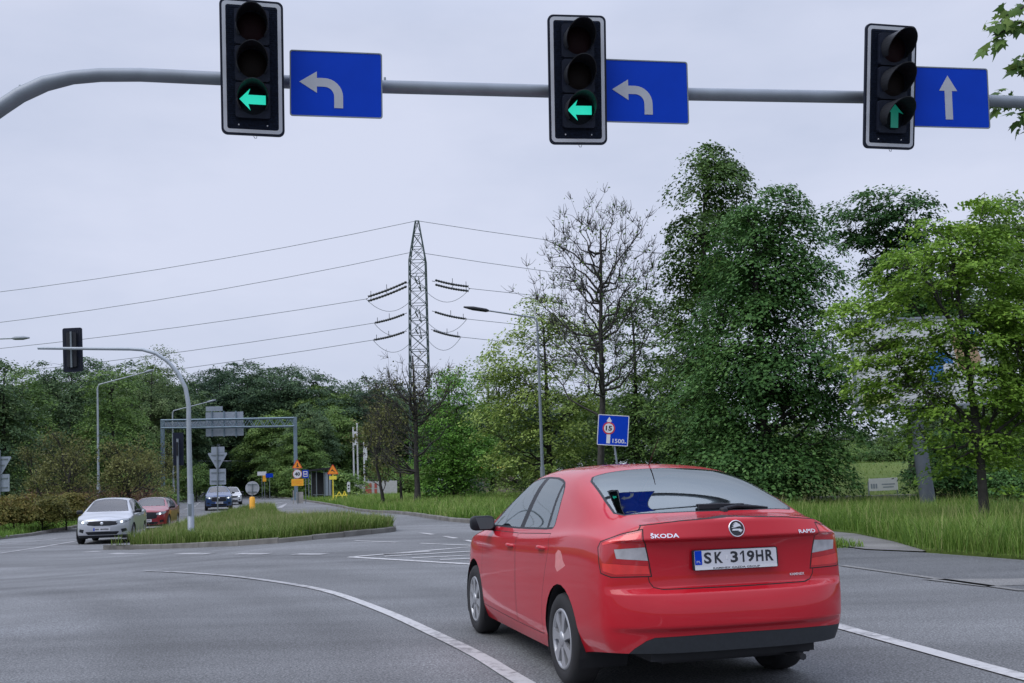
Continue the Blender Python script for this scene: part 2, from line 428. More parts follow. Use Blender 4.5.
def sheet(name, poly, dz, m, xs, ys, kind='structure', skirt=False):
    """a sheet over the polygon that follows the terrain"""
    bm = bmesh.new()
    f = bm.faces.new([bm.verts.new((x, y, 0)) for x, y in poly])
    f.normal_update(); bmesh.ops.triangulate(bm, faces=[f], ngon_method='EAR_CLIP')
    for x in xs:
        bmesh.ops.bisect_plane(bm, geom=bm.verts[:] + bm.edges[:] + bm.faces[:], plane_co=(x, 0, 0), plane_no=(1, 0, 0))
    for y in ys:
        bmesh.ops.bisect_plane(bm, geom=bm.verts[:] + bm.edges[:] + bm.faces[:], plane_co=(0, y, 0), plane_no=(0, 1, 0))
    if skirt:
        be = [e for e in bm.edges if e.is_boundary]
        r_ = bmesh.ops.extrude_edge_only(bm, edges=be); low = {q for q in r_['geom'] if isinstance(q, bmesh.types.BMVert)}
    else: low = set()
    for q in bm.verts: q.co.z = float(T(q.co.x, q.co.y)) + (dz if q not in low else dz - .2)
    for q in bm.faces:
        q.normal_update()
        if q.normal.z < 0: q.normal_flip()
        q.smooth = not skirt
    me = bpy.data.meshes.new(name); bm.to_mesh(me); bm.free(); me.materials.append(m)
    o = link(bpy.data.objects.new(name, me)); o['kind'] = kind
    return o
def dense(pts, step):
    out = []
    for a, b in zip(pts[:-1], pts[1:]):
        a = np.array(a[:2], float); b = np.array(b[:2], float); k = max(1, int(np.linalg.norm(b - a) / step))
        out += [a + (b - a) * i / k for i in range(k)]
    out.append(np.array(pts[-1][:2], float)); return out
def smooth_line(pts, it=2):
    p = [np.array(q[:2], float) for q in pts]
    for _ in range(it):
        q = [p[0]]
        for a, b in zip(p[:-1], p[1:]): q += [a * .75 + b * .25, a * .25 + b * .75]
        q.append(p[-1]); p = q
    return p
def through(pts, k=10):
    """smooth line through the given points"""
    P = [np.array(q[:2], float) for q in pts]; P = [2 * P[0] - P[1]] + P + [2 * P[-1] - P[-2]]; out = []
    for i in range(1, len(P) - 2):
        a, b, c, d = P[i - 1:i + 3]
        for j in range(k):
            t = j / k; out.append(.5 * (2 * b + (c - a) * t + (2 * a - 5 * b + 4 * c - d) * t * t + (3 * b - a - 3 * c + d) * t ** 3))
    out.append(P[-2]); return out
def strip(mb, pts, w, dz, step=0.5, dash=None):
    pts = dense(pts, step)
    P = np.array(pts); d = np.gradient(P, axis=0); d /= np.linalg.norm(d, axis=1)[:, None] + 1e-9
    nrm = np.stack([-d[:, 1], d[:, 0]], 1)
    s = np.concatenate([[0], np.cumsum(np.linalg.norm(np.diff(P, axis=0), axis=1))])
    ww = np.interp(np.arange(len(P)), [0, len(P) - 1], w) if hasattr(w, '__len__') else np.full(len(P), w)
    for i in range(len(P) - 1):
        if dash and (s[i] % (dash[0] + dash[1])) >= dash[0]: continue
        q = [P[i] + nrm[i] * ww[i] / 2, P[i] - nrm[i] * ww[i] / 2, P[i + 1] - nrm[i + 1] * ww[i + 1] / 2, P[i + 1] + nrm[i + 1] * ww[i + 1] / 2]
        mb.add([(a[0], a[1], float(T(a[0], a[1])) + dz) for a in q], [(0, 1, 2, 3)])
def kerb(name, pts, side, h=0.13, w=0.16, jag=0.0):
    """kerb stones swept along a line; side +1 puts the stone to the left of the line"""
    rnd = random.Random(5); mb = MB(); P = dense(pts, 1.0)
    P = np.array(P); d = np.gradient(P, axis=0); d /= np.linalg.norm(d, axis=1)[:, None] + 1e-9
    nrm = np.stack([-d[:, 1], d[:, 0]], 1) * side
    for i in range(len(P) - 1):
        a, b = P[i], P[i + 1]; u = (b - a); u = u / (np.linalg.norm(u) + 1e-9); a2 = a + u * 0.006; b2 = b - u * 0.006
        hh = h + rnd.uniform(-.012, .012)
        vv = []
        for q, nn in ((a2, nrm[i]), (b2, nrm[i + 1])):
            z = float(T(q[0], q[1]))
            o_ = q + nn * w
            vv += [(q[0], q[1], z - .1), (q[0] + nn[0] * .01, q[1] + nn[1] * .01, z + hh - .02), (q[0] + nn[0] * .03, q[1] + nn[1] * .03, z + hh),
                   (o_[0], o_[1], z + hh), (o_[0], o_[1], z - .1)]
        ff = [(0, 1, 6, 5), (1, 2, 7, 6), (2, 3, 8, 7), (3, 4, 9, 8), (4, 3, 2, 1, 0), (5, 6, 7, 8, 9)]
        mb.add(vv, ff)
    o = mb.build(name, M_kerb); o['kind'] = 'structure'; return o

# the terrain out to the horizon
gx = np.unique(np.concatenate([np.linspace(-1500, -120, 14), np.arange(-120, 121, 3.0), np.linspace(120, 1500, 14)]))
gy = np.unique(np.concatenate([np.linspace(-1500, -30, 8), np.arange(-30, 241, 3.0), np.linspace(240, 3000, 14)]))
GX, GY = np.meshgrid(gx, gy); GZ = T(GX, GY) - 0.07
nx, ny = len(gx), len(gy)
idx = np.arange(nx * ny).reshape(ny, nx)
quads = np.stack([idx[:-1, :-1], idx[:-1, 1:], idx[1:, 1:], idx[1:, :-1]], -1).reshape(-1, 4)
g = link(bpy.data.objects.new('ground', np_mesh('ground', np.stack([GX, GY, GZ], -1).reshape(-1, 3), quads.ravel(), [4] * len(quads), M_meadow, smooth=True)))
g['kind'] = 'structure'

def G(px, py): q = gnd(px, py); return (float(q[0]), float(q[1]))
# lines surveyed on the ground
left_kerb = [(-60, 14), (-34, 22), (-23.5, 29), G(0, 541), G(75, 528), G(122, 519.5), (-26.6, 74), (-32, 98), (-42, 137), (-62, 214)]
right_kerb = [(-52.6, 212), (-33.5, 140), (-22.5, 105), G(300, 500.5), G(340, 507), G(380, 513), G(430, 519), (-1.4, 32.9), (1.6, 30.4), (2.9, 28.9)]
left_kerb_s = smooth_line(left_kerb); right_kerb_s = smooth_line(right_kerb)
isl = [G(106, 549.5), G(180, 548), G(260, 545), G(330, 538.5), G(385, 533), G(399, 531), (-3.7, 31.2), (-6.0, 37.5), (-9.6, 48), (-13.6, 60), (-15.6, 69.5),
       (-16.6, 71), (-17.4, 69.5), (-16.9, 60), (-15.3, 50), (-13.7, 42), (-12.0, 35), (-11.2, 31)]
isl_s = smooth_line(isl + [isl[0]], 1)
verge_r = [(6.05, 18.2), (6.7, 17.4), (7.5, 15.5), (9.2, 14.6), (14, 13.6), (40, 11)]

path_road = [(2.9, 28.9), (4.3, 26.4), (5.5, 22.0), (6.05, 18.2), (6.7, 17.4)]
xs1 = list(np.arange(-30, 14, 1.25)); ys1 = list(np.arange(8, 76, 1.25)) + list(np.arange(80, 215, 6))
road_poly = [tuple(q) for q in left_kerb_s] + [tuple(q) for q in right_kerb_s] + path_road[1:-1] + verge_r[1:] + [(40, -14), (-60, -14)]
sheet('road', road_poly, 0.0, M_asphalt, xs1, ys1)
sheet('dark_road_patch', [(4.05, 19.5), (4.72, 15.3), (5.6, 11.7), (6.5, 9.2), (20, 8.2), (20, 12.2), (9.0, 14.45), (7.35, 15.35), (6.62, 17.35), (6.0, 18.0), (5.4, 21.5)], 0.005, M_asphalt_d, xs1, ys1)
sheet('dusty_patch', [(5.05, 13.2), (5.4, 12.2), (6.2, 12.3), (9.5, 13.2), (9.4, 13.6), (6.1, 12.95)], 0.010, M_stain, [], [])
sheet('dusty_seam', [(4.69, 15.3), (5.56, 11.72), (5.68, 11.74), (4.80, 15.35)], 0.010, M_stain, [], [])
# verges and island
def shift_line(pts, w):
    P = np.array([q[:2] for q in pts], float); d = np.gradient(P, axis=0); d /= np.linalg.norm(d, axis=1)[:, None] + 1e-9
    return [tuple(q) for q in P + np.stack([-d[:, 1], d[:, 0]], 1) * w]
def inset_poly(poly, w):
    P = np.array(poly, float); a = np.roll(P, 1, 0); b = np.roll(P, -1, 0); d = b - a; d /= np.linalg.norm(d, axis=1)[:, None]
    return [tuple(q) for q in P + np.stack([-d[:, 1], d[:, 0]], 1) * w]
def wide(poly): return [tuple(q) for q in poly]
lv = wide(left_kerb_s); lo = [(-95, 214), (-95, 20)]
sheet('left_verge', shift_line(lv, .08) + [(-95, 214), (-95, 14)], 0.09, M_soil, list(np.arange(-95, -15, 5)), list(np.arange(15, 214, 4)), skirt=True)
rv = wide(right_kerb_s)
path_road = [(2.9, 28.9), (4.3, 26.4), (5.5, 22.0), (6.05, 18.2), (6.7, 17.4)]
path_grass = [(6.8, 17.5), (7.15, 20.0), (7.3, 22.6), (6.6, 26.8), (4.4, 30.4)]
sheet('right_verge', shift_line(rv, .08) + path_grass[::-1] + shift_line(verge_r[2:], .02) + [(60, 11), (60, 60), (40, 80), (40, 212)], 0.05, M_soil, list(np.arange(-50, 60, 3)), list(np.arange(12, 212, 3)), skirt=True)
sheet('footpath', path_road + path_grass, 0.02, M_path, list(np.arange(3, 8, 1)), list(np.arange(17, 32, 1)))
sheet('traffic_island', inset_poly([tuple(q) for q in isl_s[:-1]], .08), 0.13, M_soil, xs1, ys1, skirt=True)
kerb('left_kerb', left_kerb_s, 1)
kerb('right_kerb', right_kerb_s, 1)
kerb('bank_kerb', [(9.0, 41.5), (13.0, 40.4), (17.5, 40.2), (22, 40.4)], 1, h=0.35, w=0.25)
kerb('island_kerb', isl_s, 1)

# painted markings
mk = MB()
ctr = through([G(145, 571.3), G(200, 573.8), G(250, 578.5), G(320, 589.8), G(380, 610), G(440, 637), G(480, 657), G(513, 677), (0.42, 6.0), (1.05, 4.0), (1.65, 1.0), (2.0, -4)])
far_ = [q for q in ctr if q[1] > 14.6]; near_ = [q for q in ctr if q[1] <= 14.7]
strip(mk, far_ + near_[:1], [0.09, 0.12], 0.009, 0.4)
mk.build('curved_lane_line', M_line_old)['kind'] = 'structure'
mk = MB(); strip(mk, near_, [0.12, 0.15], 0.009, 0.3)
mk.build('curved_lane_line', M_line)['kind'] = 'structure'
mk = MB()
strip(mk, [G(690, 583), G(845, 628.5), G(1024, 678), (3.9, 4.5), (4.4, 1), (4.9, -6)], 0.155, 0.009, 0.5)
mk.build('lane_line', M_line)['kind'] = 'structure'
mk = MB()
tip = G(350, 557.3)
strip(mk, [tip, G(480, 565), G(560, 570)], 0.17, 0.008)
strip(mk, [tip, G(470, 547.3), G(560, 539.5)], 0.16, 0.008)
for a, b in (((384, 556.6), (480, 551.0)), ((412, 558.3), (490, 554.6)), ((440, 560), (520, 557)), ((384, 554.6), (430, 551.6))):
    strip(mk, [G(*a), G(*b)], 0.15, 0.008)
strip(mk, [G(355, 541), G(420, 543.5), G(480, 546)], 0.12, 0.008, 0.4, (1.6, 0.8))
strip(mk, [G(421, 533), G(439, 535.5), G(456, 538.5), G(472, 541.5), G(500, 547)], 0.14, 0.008, 0.25, (1.0, 1.0))
mk.build('hatched_marking', M_line)['kind'] = 'structure'
mk = MB()
for a, b in ((112, 146), (177, 210), (237, 268), (295, 325)):
    strip(mk, [G(a, 553.6 + (a - 110) * .004), G(b, 553.6 + (b - 110) * .004)], 0.30, 0.008)
strip(mk, [G(85, 552.5), G(100, 551.3)], 0.4, 0.008)
strip(mk, [G(-40, 557), G(0, 553.5), G(40, 547.5), G(75, 541.5)], 0.18, 0.008)
strip(mk, [G(-10, 546), G(35, 541.5), G(57, 538.6)], 0.14, 0.008, .5, (6, 1.2))
lane = [(-18.0, 48), (-19.6, 56), (-21.6, 66), (-25.5, 84), (-31, 104), (-40, 137)]
strip(mk, [(-17.2, 44)] + lane, 0.16, 0.008, 0.5, (4, 4))
strip(mk, [(-22.6, 92), (-33, 130), (-48, 180)], 0.16, 0.008, 0.5, (3, 3))
strip(mk, [(-17.3, 72), (-19.6, 84), (-20.2, 92)], [0.5, 0.15], 0.008)
strip(mk, [(-16.3, 73), (-18.6, 86)], [0.4, 0.15], 0.008)
mk.build('broken_markings', M_line_old)['kind'] = 'structure'
# ================================================================ vehicles
def pchip(xs, ys):
    xs = np.array(xs, float); ys = np.array(ys, float)
    o = np.argsort(xs); xs, ys = xs[o], ys[o]
    h = np.diff(xs); d = np.diff(ys) / h; m = np.zeros(len(xs)); m[0], m[-1] = d[0], d[-1]
    for i in range(1, len(xs) - 1):
        if d[i - 1] * d[i] > 0:
            w1 = 2 * h[i] + h[i - 1]; w2 = h[i] + 2 * h[i - 1]; m[i] = (w1 + w2) / (w1 / d[i - 1] + w2 / d[i])
    def f(x):
        x = min(max(x, xs[0]), xs[-1]); i = min(max(int(np.searchsorted(xs, x)) - 1, 0), len(h) - 1)
        t = (x - xs[i]) / h[i]
        return float((1 + 2 * t) * (1 - t) ** 2 * ys[i] + t * (1 - t) ** 2 * h[i] * m[i] + t * t * (3 - 2 * t) * ys[i + 1] + t * t * (t - 1) * h[i] * m[i + 1])
    return f
def tb(rows): return pchip([r[0] for r in rows], [r[1] for r in rows])

SEDAN = dict(
    st=[-.78, -.70, -.60, -.48, -.34, -.15, .05, .22, .40, .65, .95, 1.25, 1.5, 1.65, 1.85, 2.1, 2.3, 2.43, 2.56, 2.75, 2.95, 3.08, 3.15],
    zb=[(-.8, .33), (-.4, .28), (0, .20), (.5, .185), (2.2, .185), (2.6, .20), (3.15, .20)],
    yw=[(-.8, .815), (-.6, .838), (-.3, .848), (0, .853), (.5, .853), (1.6, .853), (2.3, .851), (2.7, .845), (3.0, .80), (3.15, .755)],
    z5=[(-.8, 1.035), (-.6, 1.055), (-.3, 1.06), (.1, 1.04), (.6, 1.005), (1.5, .965), (2.2, .945), (2.5, .935), (2.8, .90), (3.15, .795)],
    y5=[(-.8, .715), (-.6, .745), (-.3, .765), (.1, .778), (.6, .79), (1.5, .79), (2.2, .78), (2.5, .765), (2.8, .73), (3.15, .63)],
    y7=[(-.8, .53), (-.62, .605), (-.4, .62), (-.1, .61), (.2, .595), (.5, .578), (1.0, .57), (1.4, .565), (1.6, .57), (1.9, .61), (2.2, .665), (2.45, .70), (2.6, .62), (2.9, .52), (3.15, .42)],
    z7=[(-.8, 1.105), (-.62, 1.130), (-.4, 1.215), (-.1, 1.325), (.2, 1.403), (.5, 1.437), (1.0, 1.445), (1.4, 1.425), (1.6, 1.385), (1.9, 1.26), (2.2, 1.11), (2.45, .985), (2.6, .95), (2.9, .90), (3.15, .82)],
    zc=[(-.8, 1.122), (-.62, 1.146), (-.4, 1.240), (-.1, 1.362), (.2, 1.447), (.5, 1.484), (1.0, 1.492), (1.4, 1.478), (1.65, 1.435), (1.9, 1.33), (2.2, 1.17), (2.48, 1.02), (2.6, .995), (2.9, .94), (3.15, .855)],
    rear=[(.20, -.90), (.27, -.94), (.36, -.965), (.452, -.970), (.485, -1.010), (.58, -1.012), (.665, -.995), (.70, -.945), (.715, -.90), (.80, -.893), (.95, -.902), (.982, -.900), (1.0, -.958), (1.05, -.960), (1.12, -.93)],
    front=[(.18, 3.36), (.28, 3.43), (.45, 3.47), (.6, 3.47), (.7, 3.45), (.78, 3.40), (.86, 3.33)],
    frac=[0, .09, .175, .22, .38, .50, .545, .68, .86, .930, .955, 1.0],
    dy=[-.055, -.024, -.010, -.004, 0, 0, -.001, -.005, -.012, -.024, -.032],
)
def variant(base, **kw):
    d = dict(base); d.update(kw); return d
CROSSOVER = variant(SEDAN,
    z7=[(-.8, 1.13), (-.62, 1.23), (-.4, 1.315), (-.1, 1.365), (.2, 1.395), (.5, 1.41), (1.0, 1.415), (1.4, 1.40), (1.6, 1.37), (1.9, 1.25), (2.2, 1.125), (2.45, 1.03), (2.6, 1.0), (2.9, .965), (3.15, .90)],
    zc=[(-.8, 1.15), (-.62, 1.27), (-.4, 1.36), (-.1, 1.41), (.2, 1.44), (.5, 1.455), (1.0, 1.461), (1.4, 1.45), (1.65, 1.415), (1.9, 1.32), (2.2, 1.19), (2.48, 1.065), (2.6, 1.04), (2.9, 1.0), (3.15, .93)],
    z5=[(-.8, 1.035), (-.6, 1.055), (-.3, 1.06), (.1, 1.04), (.6, 1.005), (1.5, .985), (2.2, .98), (2.5, .975), (2.8, .955), (3.15, .87)],
    front=[(.18, 3.34), (.28, 3.41), (.45, 3.45), (.6, 3.46), (.7, 3.455), (.82, 3.43), (.93, 3.33)])

def car_shell(sp, level, sc):
    fn = {k: tb(sp[k]) for k in ('zb', 'yw', 'z5', 'y5', 'y7', 'z7', 'zc', 'rear', 'front')}
    bm = bmesh.new(); rows = []
    nr = len(sp['frac'])
    xs_ = sp['st']; crs = {2: .4, 3: .85, 5: .6, 6: .7, 9: .9, 10: .95}
    for x in xs_:
        zb, yw, z5, y5, y7, z7, zc = [fn[k](x) for k in ('zb', 'yw', 'z5', 'y5', 'y7', 'z7', 'zc')]
        sec = []
        for i, fr in enumerate(sp['frac']):
            z = zb + fr * (z5 - zb)
            y = y5 if i == nr - 1 else yw + sp['dy'][i]
            if i == nr - 2: y = max(y, y5 + .01)
            sec.append((x, y, z))
        y6, z6 = (y5 + y7) / 2, (z5 + z7) / 2
        cab = max(0, min(1, (z7 - z5 - .06) / .25))
        sec.append((x, y6 + .018 * cab, z6 + .008))
        sec.append((x, y7, z7))
        sec.append((x, y7 * .55, zc - (zc - z7) * .25))
        sec.append((x, 0, zc))
        rows.append(sec)
    # curved ends
    for e, (x0, sgn) in ((0, (xs_[0], -1)), (-1, (xs_[-1], 1))):
        sec = rows[e]; yw = max(q[1] for q in sec); xc = fn['rear' if e == 0 else 'front']
        for j in range(nr, len(sec)):
            x, y, z = sec[j]; fr = y / sec[nr - 1][1]
            sec[j] = (x0 + (xc(z) - x0) * (1 - fr ** 3.2), y, z)
    V = []; n = len(rows[0])
    for sec in rows: V.append([bm.verts.new(q) for q in sec])
    faces = []
    for i in range(len(V) - 1):
        for j in range(n - 1):
            faces.append(bm.faces.new((V[i][j], V[i + 1][j], V[i + 1][j + 1], V[i][j + 1])))
    for e, key in ((0, 'rear'), (-1, 'front')):
        x0 = xs_[e]; xc = fn[key]
        grid = [[None] * (n - nr + 1) for _ in range(nr)]
        for c in range(n - nr + 1): grid[nr - 1][c] = V[e][nr - 1 + c]
        ytop = [rows[e][nr - 1 + c][1] / rows[e][nr - 1][1] for c in range(n - nr + 1)]
        fr_c = [1, .91, .70, .36, 0]
        for r_ in range(nr - 1):
            grid[r_][0] = V[e][r_]; _, yr, zr = rows[e][r_]
            b = r_ / (nr - 1)
            for c in range(1, n - nr + 1):
                f_ = fr_c[c] * (1 - b ** 3) + ytop[c] * b ** 3
                ztop = rows[e][nr - 1 + c][2]; z = zr
                xx = x0 + (xc(z) - x0) * (1 - f_ ** (5.0 if key == 'rear' else 3.6))
                grid[r_][c] = bm.verts.new((xx, yr * f_, z))
        for r_ in range(nr - 1):
            if key == 'rear': rear_grid = grid
            for c in range(n - nr):
                q = (grid[r_][c], grid[r_ + 1][c], grid[r_ + 1][c + 1], grid[r_][c + 1])
                bm.faces.new(q if e == -1 else tuple(reversed(q)))
    cl = bm.edges.layers.float.get('crease_edge') or bm.edges.layers.float.new('crease_edge')
    for r_, val in (crs or {}).items():
        for c in range(n - nr):
            e_ = bm.edges.get((rear_grid[r_][c], rear_grid[r_][c + 1]))
            if e_: e_[cl] = val
    # mirror
    geom = bmesh.ops.duplicate(bm, geom=bm.verts[:] + bm.edges[:] + bm.faces[:])['geom']
    for q in geom:
        if isinstance(q, bmesh.types.BMVert): q.co.y = -q.co.y
    bmesh.ops.reverse_faces(bm, faces=[q for q in geom if isinstance(q, bmesh.types.BMFace)])
    bmesh.ops.remove_doubles(bm, verts=bm.verts, dist=1e-4)
    bmesh.ops.recalc_face_normals(bm, faces=bm.faces)
    # creases
    cl = bm.edges.layers.float.get('crease_edge') or bm.edges.layers.float.new('crease_edge')
    lip = fn['zc'](xs_[0])
    for e in bm.edges:
        a, b = e.verts
        my = (abs(a.co.y) + abs(b.co.y)) / 2
        if a.co.x < xs_[0] + 1e-4 and b.co.x < xs_[0] + 1e-4 and a.co.z > fn['z5'](xs_[0]) - .002 and b.co.z > fn['z5'](xs_[0]) - .002: e[cl] = sp.get('lip', 0.55)
        # bumper step
    me = bpy.data.meshes.new('shell'); bm.to_mesh(me); bm.free()
    o = link(bpy.data.objects.new('shell', me)); md = o.modifiers.new('s', 'SUBSURF'); md.levels = level; md.render_levels = level
    dg = bpy.context.evaluated_depsgraph_get(); dg.update()
    m2 = bpy.data.meshes.new_from_object(o.evaluated_get(dg))
    bm = bmesh.new(); bm.from_mesh(m2)
    bpy.data.objects.remove(o); bpy.data.meshes.remove(me); bpy.data.meshes.remove(m2)
    for q in bm.verts: q.co = Vector((q.co.x * sc[0], q.co.y * sc[1], q.co.z * sc[2]))
    bmesh.ops.recalc_face_normals(bm, faces=bm.faces)
    s = sum(f.normal.z * f.calc_area() for f in bm.faces if f.calc_center_median().z > 1.2 * sc[2])
    if s < 0: bmesh.ops.reverse_faces(bm, faces=bm.faces)
    for f in bm.faces: f.smooth = True
    return bm

def basis(d):
    d = Vector(d).normalized()
    if abs(d.z) > .9: u = Vector((1, 0, 0))
    else: u = Vector((0, 0, 1)).cross(d).normalized()
    v = d.cross(u)
    return d, u, v
def in_poly(p, poly):
    x, y = p; c = False; n = len(poly); j = n - 1
    for i in range(n):
        xi, yi = poly[i]; xj, yj = poly[j]
        if (yi > y) != (yj > y) and x < (xj - xi) * (y - yi) / (yj - yi + 1e-12) + xi: c = not c
        j = i
    return c
def inset(poly, w):
    n = len(poly); ar = sum(poly[i][0] * poly[(i + 1) % n][1] - poly[(i + 1) % n][0] * poly[i][1] for i in range(n))
    sg = 1 if ar > 0 else -1; out = []
    for i in range(n):
        a, b, c = Vector(poly[i - 1]), Vector(poly[i]), Vector(poly[(i + 1) % n])
        e1 = (b - a).normalized(); e2 = (c - b).normalized()
        n1 = Vector((-e1.y, e1.x)) * sg; n2 = Vector((-e2.y, e2.x)) * sg
        k = (n1 + n2); L = k.length
        k = k / L if L > 1e-6 else n1
        out.append(tuple(b + k * (w / max(.35, k.dot(n1)))))
    return out
def cut_faces(bm, poly3, d, lim=0.06, rng=None):
    """cuts the outline of poly3, seen along d, into the surface facing d; returns the faces inside it"""
    d, u, v = basis(d)
    P2 = [(Vector(p).dot(u), Vector(p).dot(v)) for p in poly3]
    x0, x1 = min(p[0] for p in P2) - .02, max(p[0] for p in P2) + .02
    y0, y1 = min(p[1] for p in P2) - .02, max(p[1] for p in P2) + .02
    def ok(f):
        if f.normal.dot(d) < lim: return False
        if rng and not rng(f.calc_center_median()): return False
        a = [q.co.dot(u) for q in f.verts]; b = [q.co.dot(v) for q in f.verts]
        return max(a) > x0 and min(a) < x1 and max(b) > y0 and min(b) < y1
    cand = [f for f in bm.faces if ok(f)]
    n = len(P2)
    for i in range(n):
        a, b = P2[i], P2[(i + 1) % n]
        pa = u * a[0] + v * a[1]; e = (u * b[0] + v * b[1]) - pa
        if e.length < 1e-6: continue
        no = e.cross(d)
        es = {q for f in cand for q in f.edges}; vs_ = {q for f in cand for q in f.verts}
        r = bmesh.ops.bisect_plane(bm, geom=list(vs_) + list(es) + cand, dist=2e-5, plane_co=pa, plane_no=no)
        cand = list({q for q in r['geom'] if isinstance(q, bmesh.types.BMFace)} | {f for f in cand if f.is_valid})
    out = []
    for f in cand:
        if f.is_valid and f.normal.dot(d) > lim * .5:
            c = f.calc_center_median()
            if in_poly((c.dot(u), c.dot(v)), P2): out.append(f)
    return out
def lift(bm, faces, off=0.0):
    """takes faces out of bm into an MB"""
    mb = MB(); ix = {}
    vv = []; ff = []
    for f in faces:
        q = []
        for w in f.verts:
            if w not in ix: ix[w] = len(vv); vv.append(w.co + w.normal * off)
            q.append(ix[w])
        ff.append(tuple(q))
    mb.add(vv, ff, 0, True)
    bmesh.ops.delete(bm, geom=faces, context='FACES')
    return mb
def cut_panel(bm, poly3, d, w, lim=.06, rng=None):
    """panel with a surround of width w: returns (surround MB, panel MB)"""
    dd, u, v = basis(d)
    P2 = [(Vector(p).dot(u), Vector(p).dot(v)) for p in poly3]
    Q2 = inset(P2, w); base = dd * Vector(poly3[0]).dot(dd)
    bm.normal_update()
    cut_faces(bm, poly3, d, lim, rng)
    Q3 = [u * a + v * b + base for a, b in Q2]
    cut_faces(bm, Q3, d, lim, rng)
    bm.normal_update()
    inn, rin = [], []
    for f in bm.faces:
        if f.normal.dot(dd) > lim * .5:
            c = f.calc_center_median()
            if rng and not rng(c): continue
            p = (c.dot(u), c.dot(v))
            if in_poly(p, Q2): inn.append(f)
            elif in_poly(p, P2): rin.append(f)
    a = lift(bm, rin); b = lift(bm, inn)
    return a, b
def bm_build(bm, name, m, parent):
    me = bpy.data.meshes.new(name); bm.to_mesh(me); me.materials.append(m)
    o = link(bpy.data.objects.new(name, me)); o.parent = parent; return o

def make_wheel(r, w, rimr, spokes, rim_mat, dark):
    """wheel turned about the y axis, outer face towards +y"""
    Y = Matrix.Rotation(R(-90), 4, 'X')
    t = MB(); h = w / 2
    t.lathe([(rimr - .02, -h + .02), (rimr + .01, -h + .005), (r - .035, -h), (r - .008, -h + .02), (r, -h + .045), (r, h - .045), (r - .008, h - .02), (r - .035, h), (rimr + .012, h - .004), (rimr, h - .012)], Y, 44)
    rim = MB()
    rim.lathe([(rimr, h - .012), (rimr - .006, h - .004), (rimr - .018, h - .004), (rimr - .024, h - .02), (rimr - .03, -h + .05)], Y, 44, 0)
    rim.lathe([(rimr - .022, h - .06), (0.0, h - .06)], Y, 32, 1)
    k = rimr / .205
    for i in range(spokes):
        a = 2 * math.pi * i / spokes
        q = [(.035 * k, -.030 * k), (.10 * k, -.034 * k), (.183 * k, -.052 * k), (.186 * k, .030 * k), (.10 * k, .012 * k), (.035 * k, .020 * k)]
        F2 = Y @ Matrix.Rotation(a, 4, 'Z')
        rim.prism(q, .028, F2, 0, h - .034)
    rim.lathe([(.052 * k, h - .04), (.052 * k, h - .004), (.04 * k, h + .004), (0, h + .006)], Y, 20, 0)
    tm, rm = t.build('wheel', M_rubber), rim.build('rim', [rim_mat, dark])
    rm.parent = tm
    return tm

M_hub = mat('hubcap_silver', (0.42, 0.43, 0.45), 0.35, 0.6, var=0.05)
M_hubd = mat('hubcap_recess', (0.02, 0.02, 0.022), 0.7)
M_lamp_on = mat('headlamp_lit', (0.8, 0.85, 0.9), 0.2, emit=(0.85, 0.93, 1.0), emit_s=1.6)
M_lamp_off = mat('headlamp_glass', (0.30, 0.33, 0.36), 0.15, 0.3, coat=1.0)
M_plate = mat('plate_white', (0.55, 0.56, 0.60), 0.45, var=0.05)
M_ink_l = mat('blurred_ink', (0.16, 0.165, 0.18), 0.6, var=.8, scale=38)
M_ink = mat('plate_ink', (0.012, 0.014, 0.02), 0.5)

def SP(sc, *pts): return [Vector((p[0] * sc[0], p[1] * sc[1], p[2] * sc[2])) for p in pts]

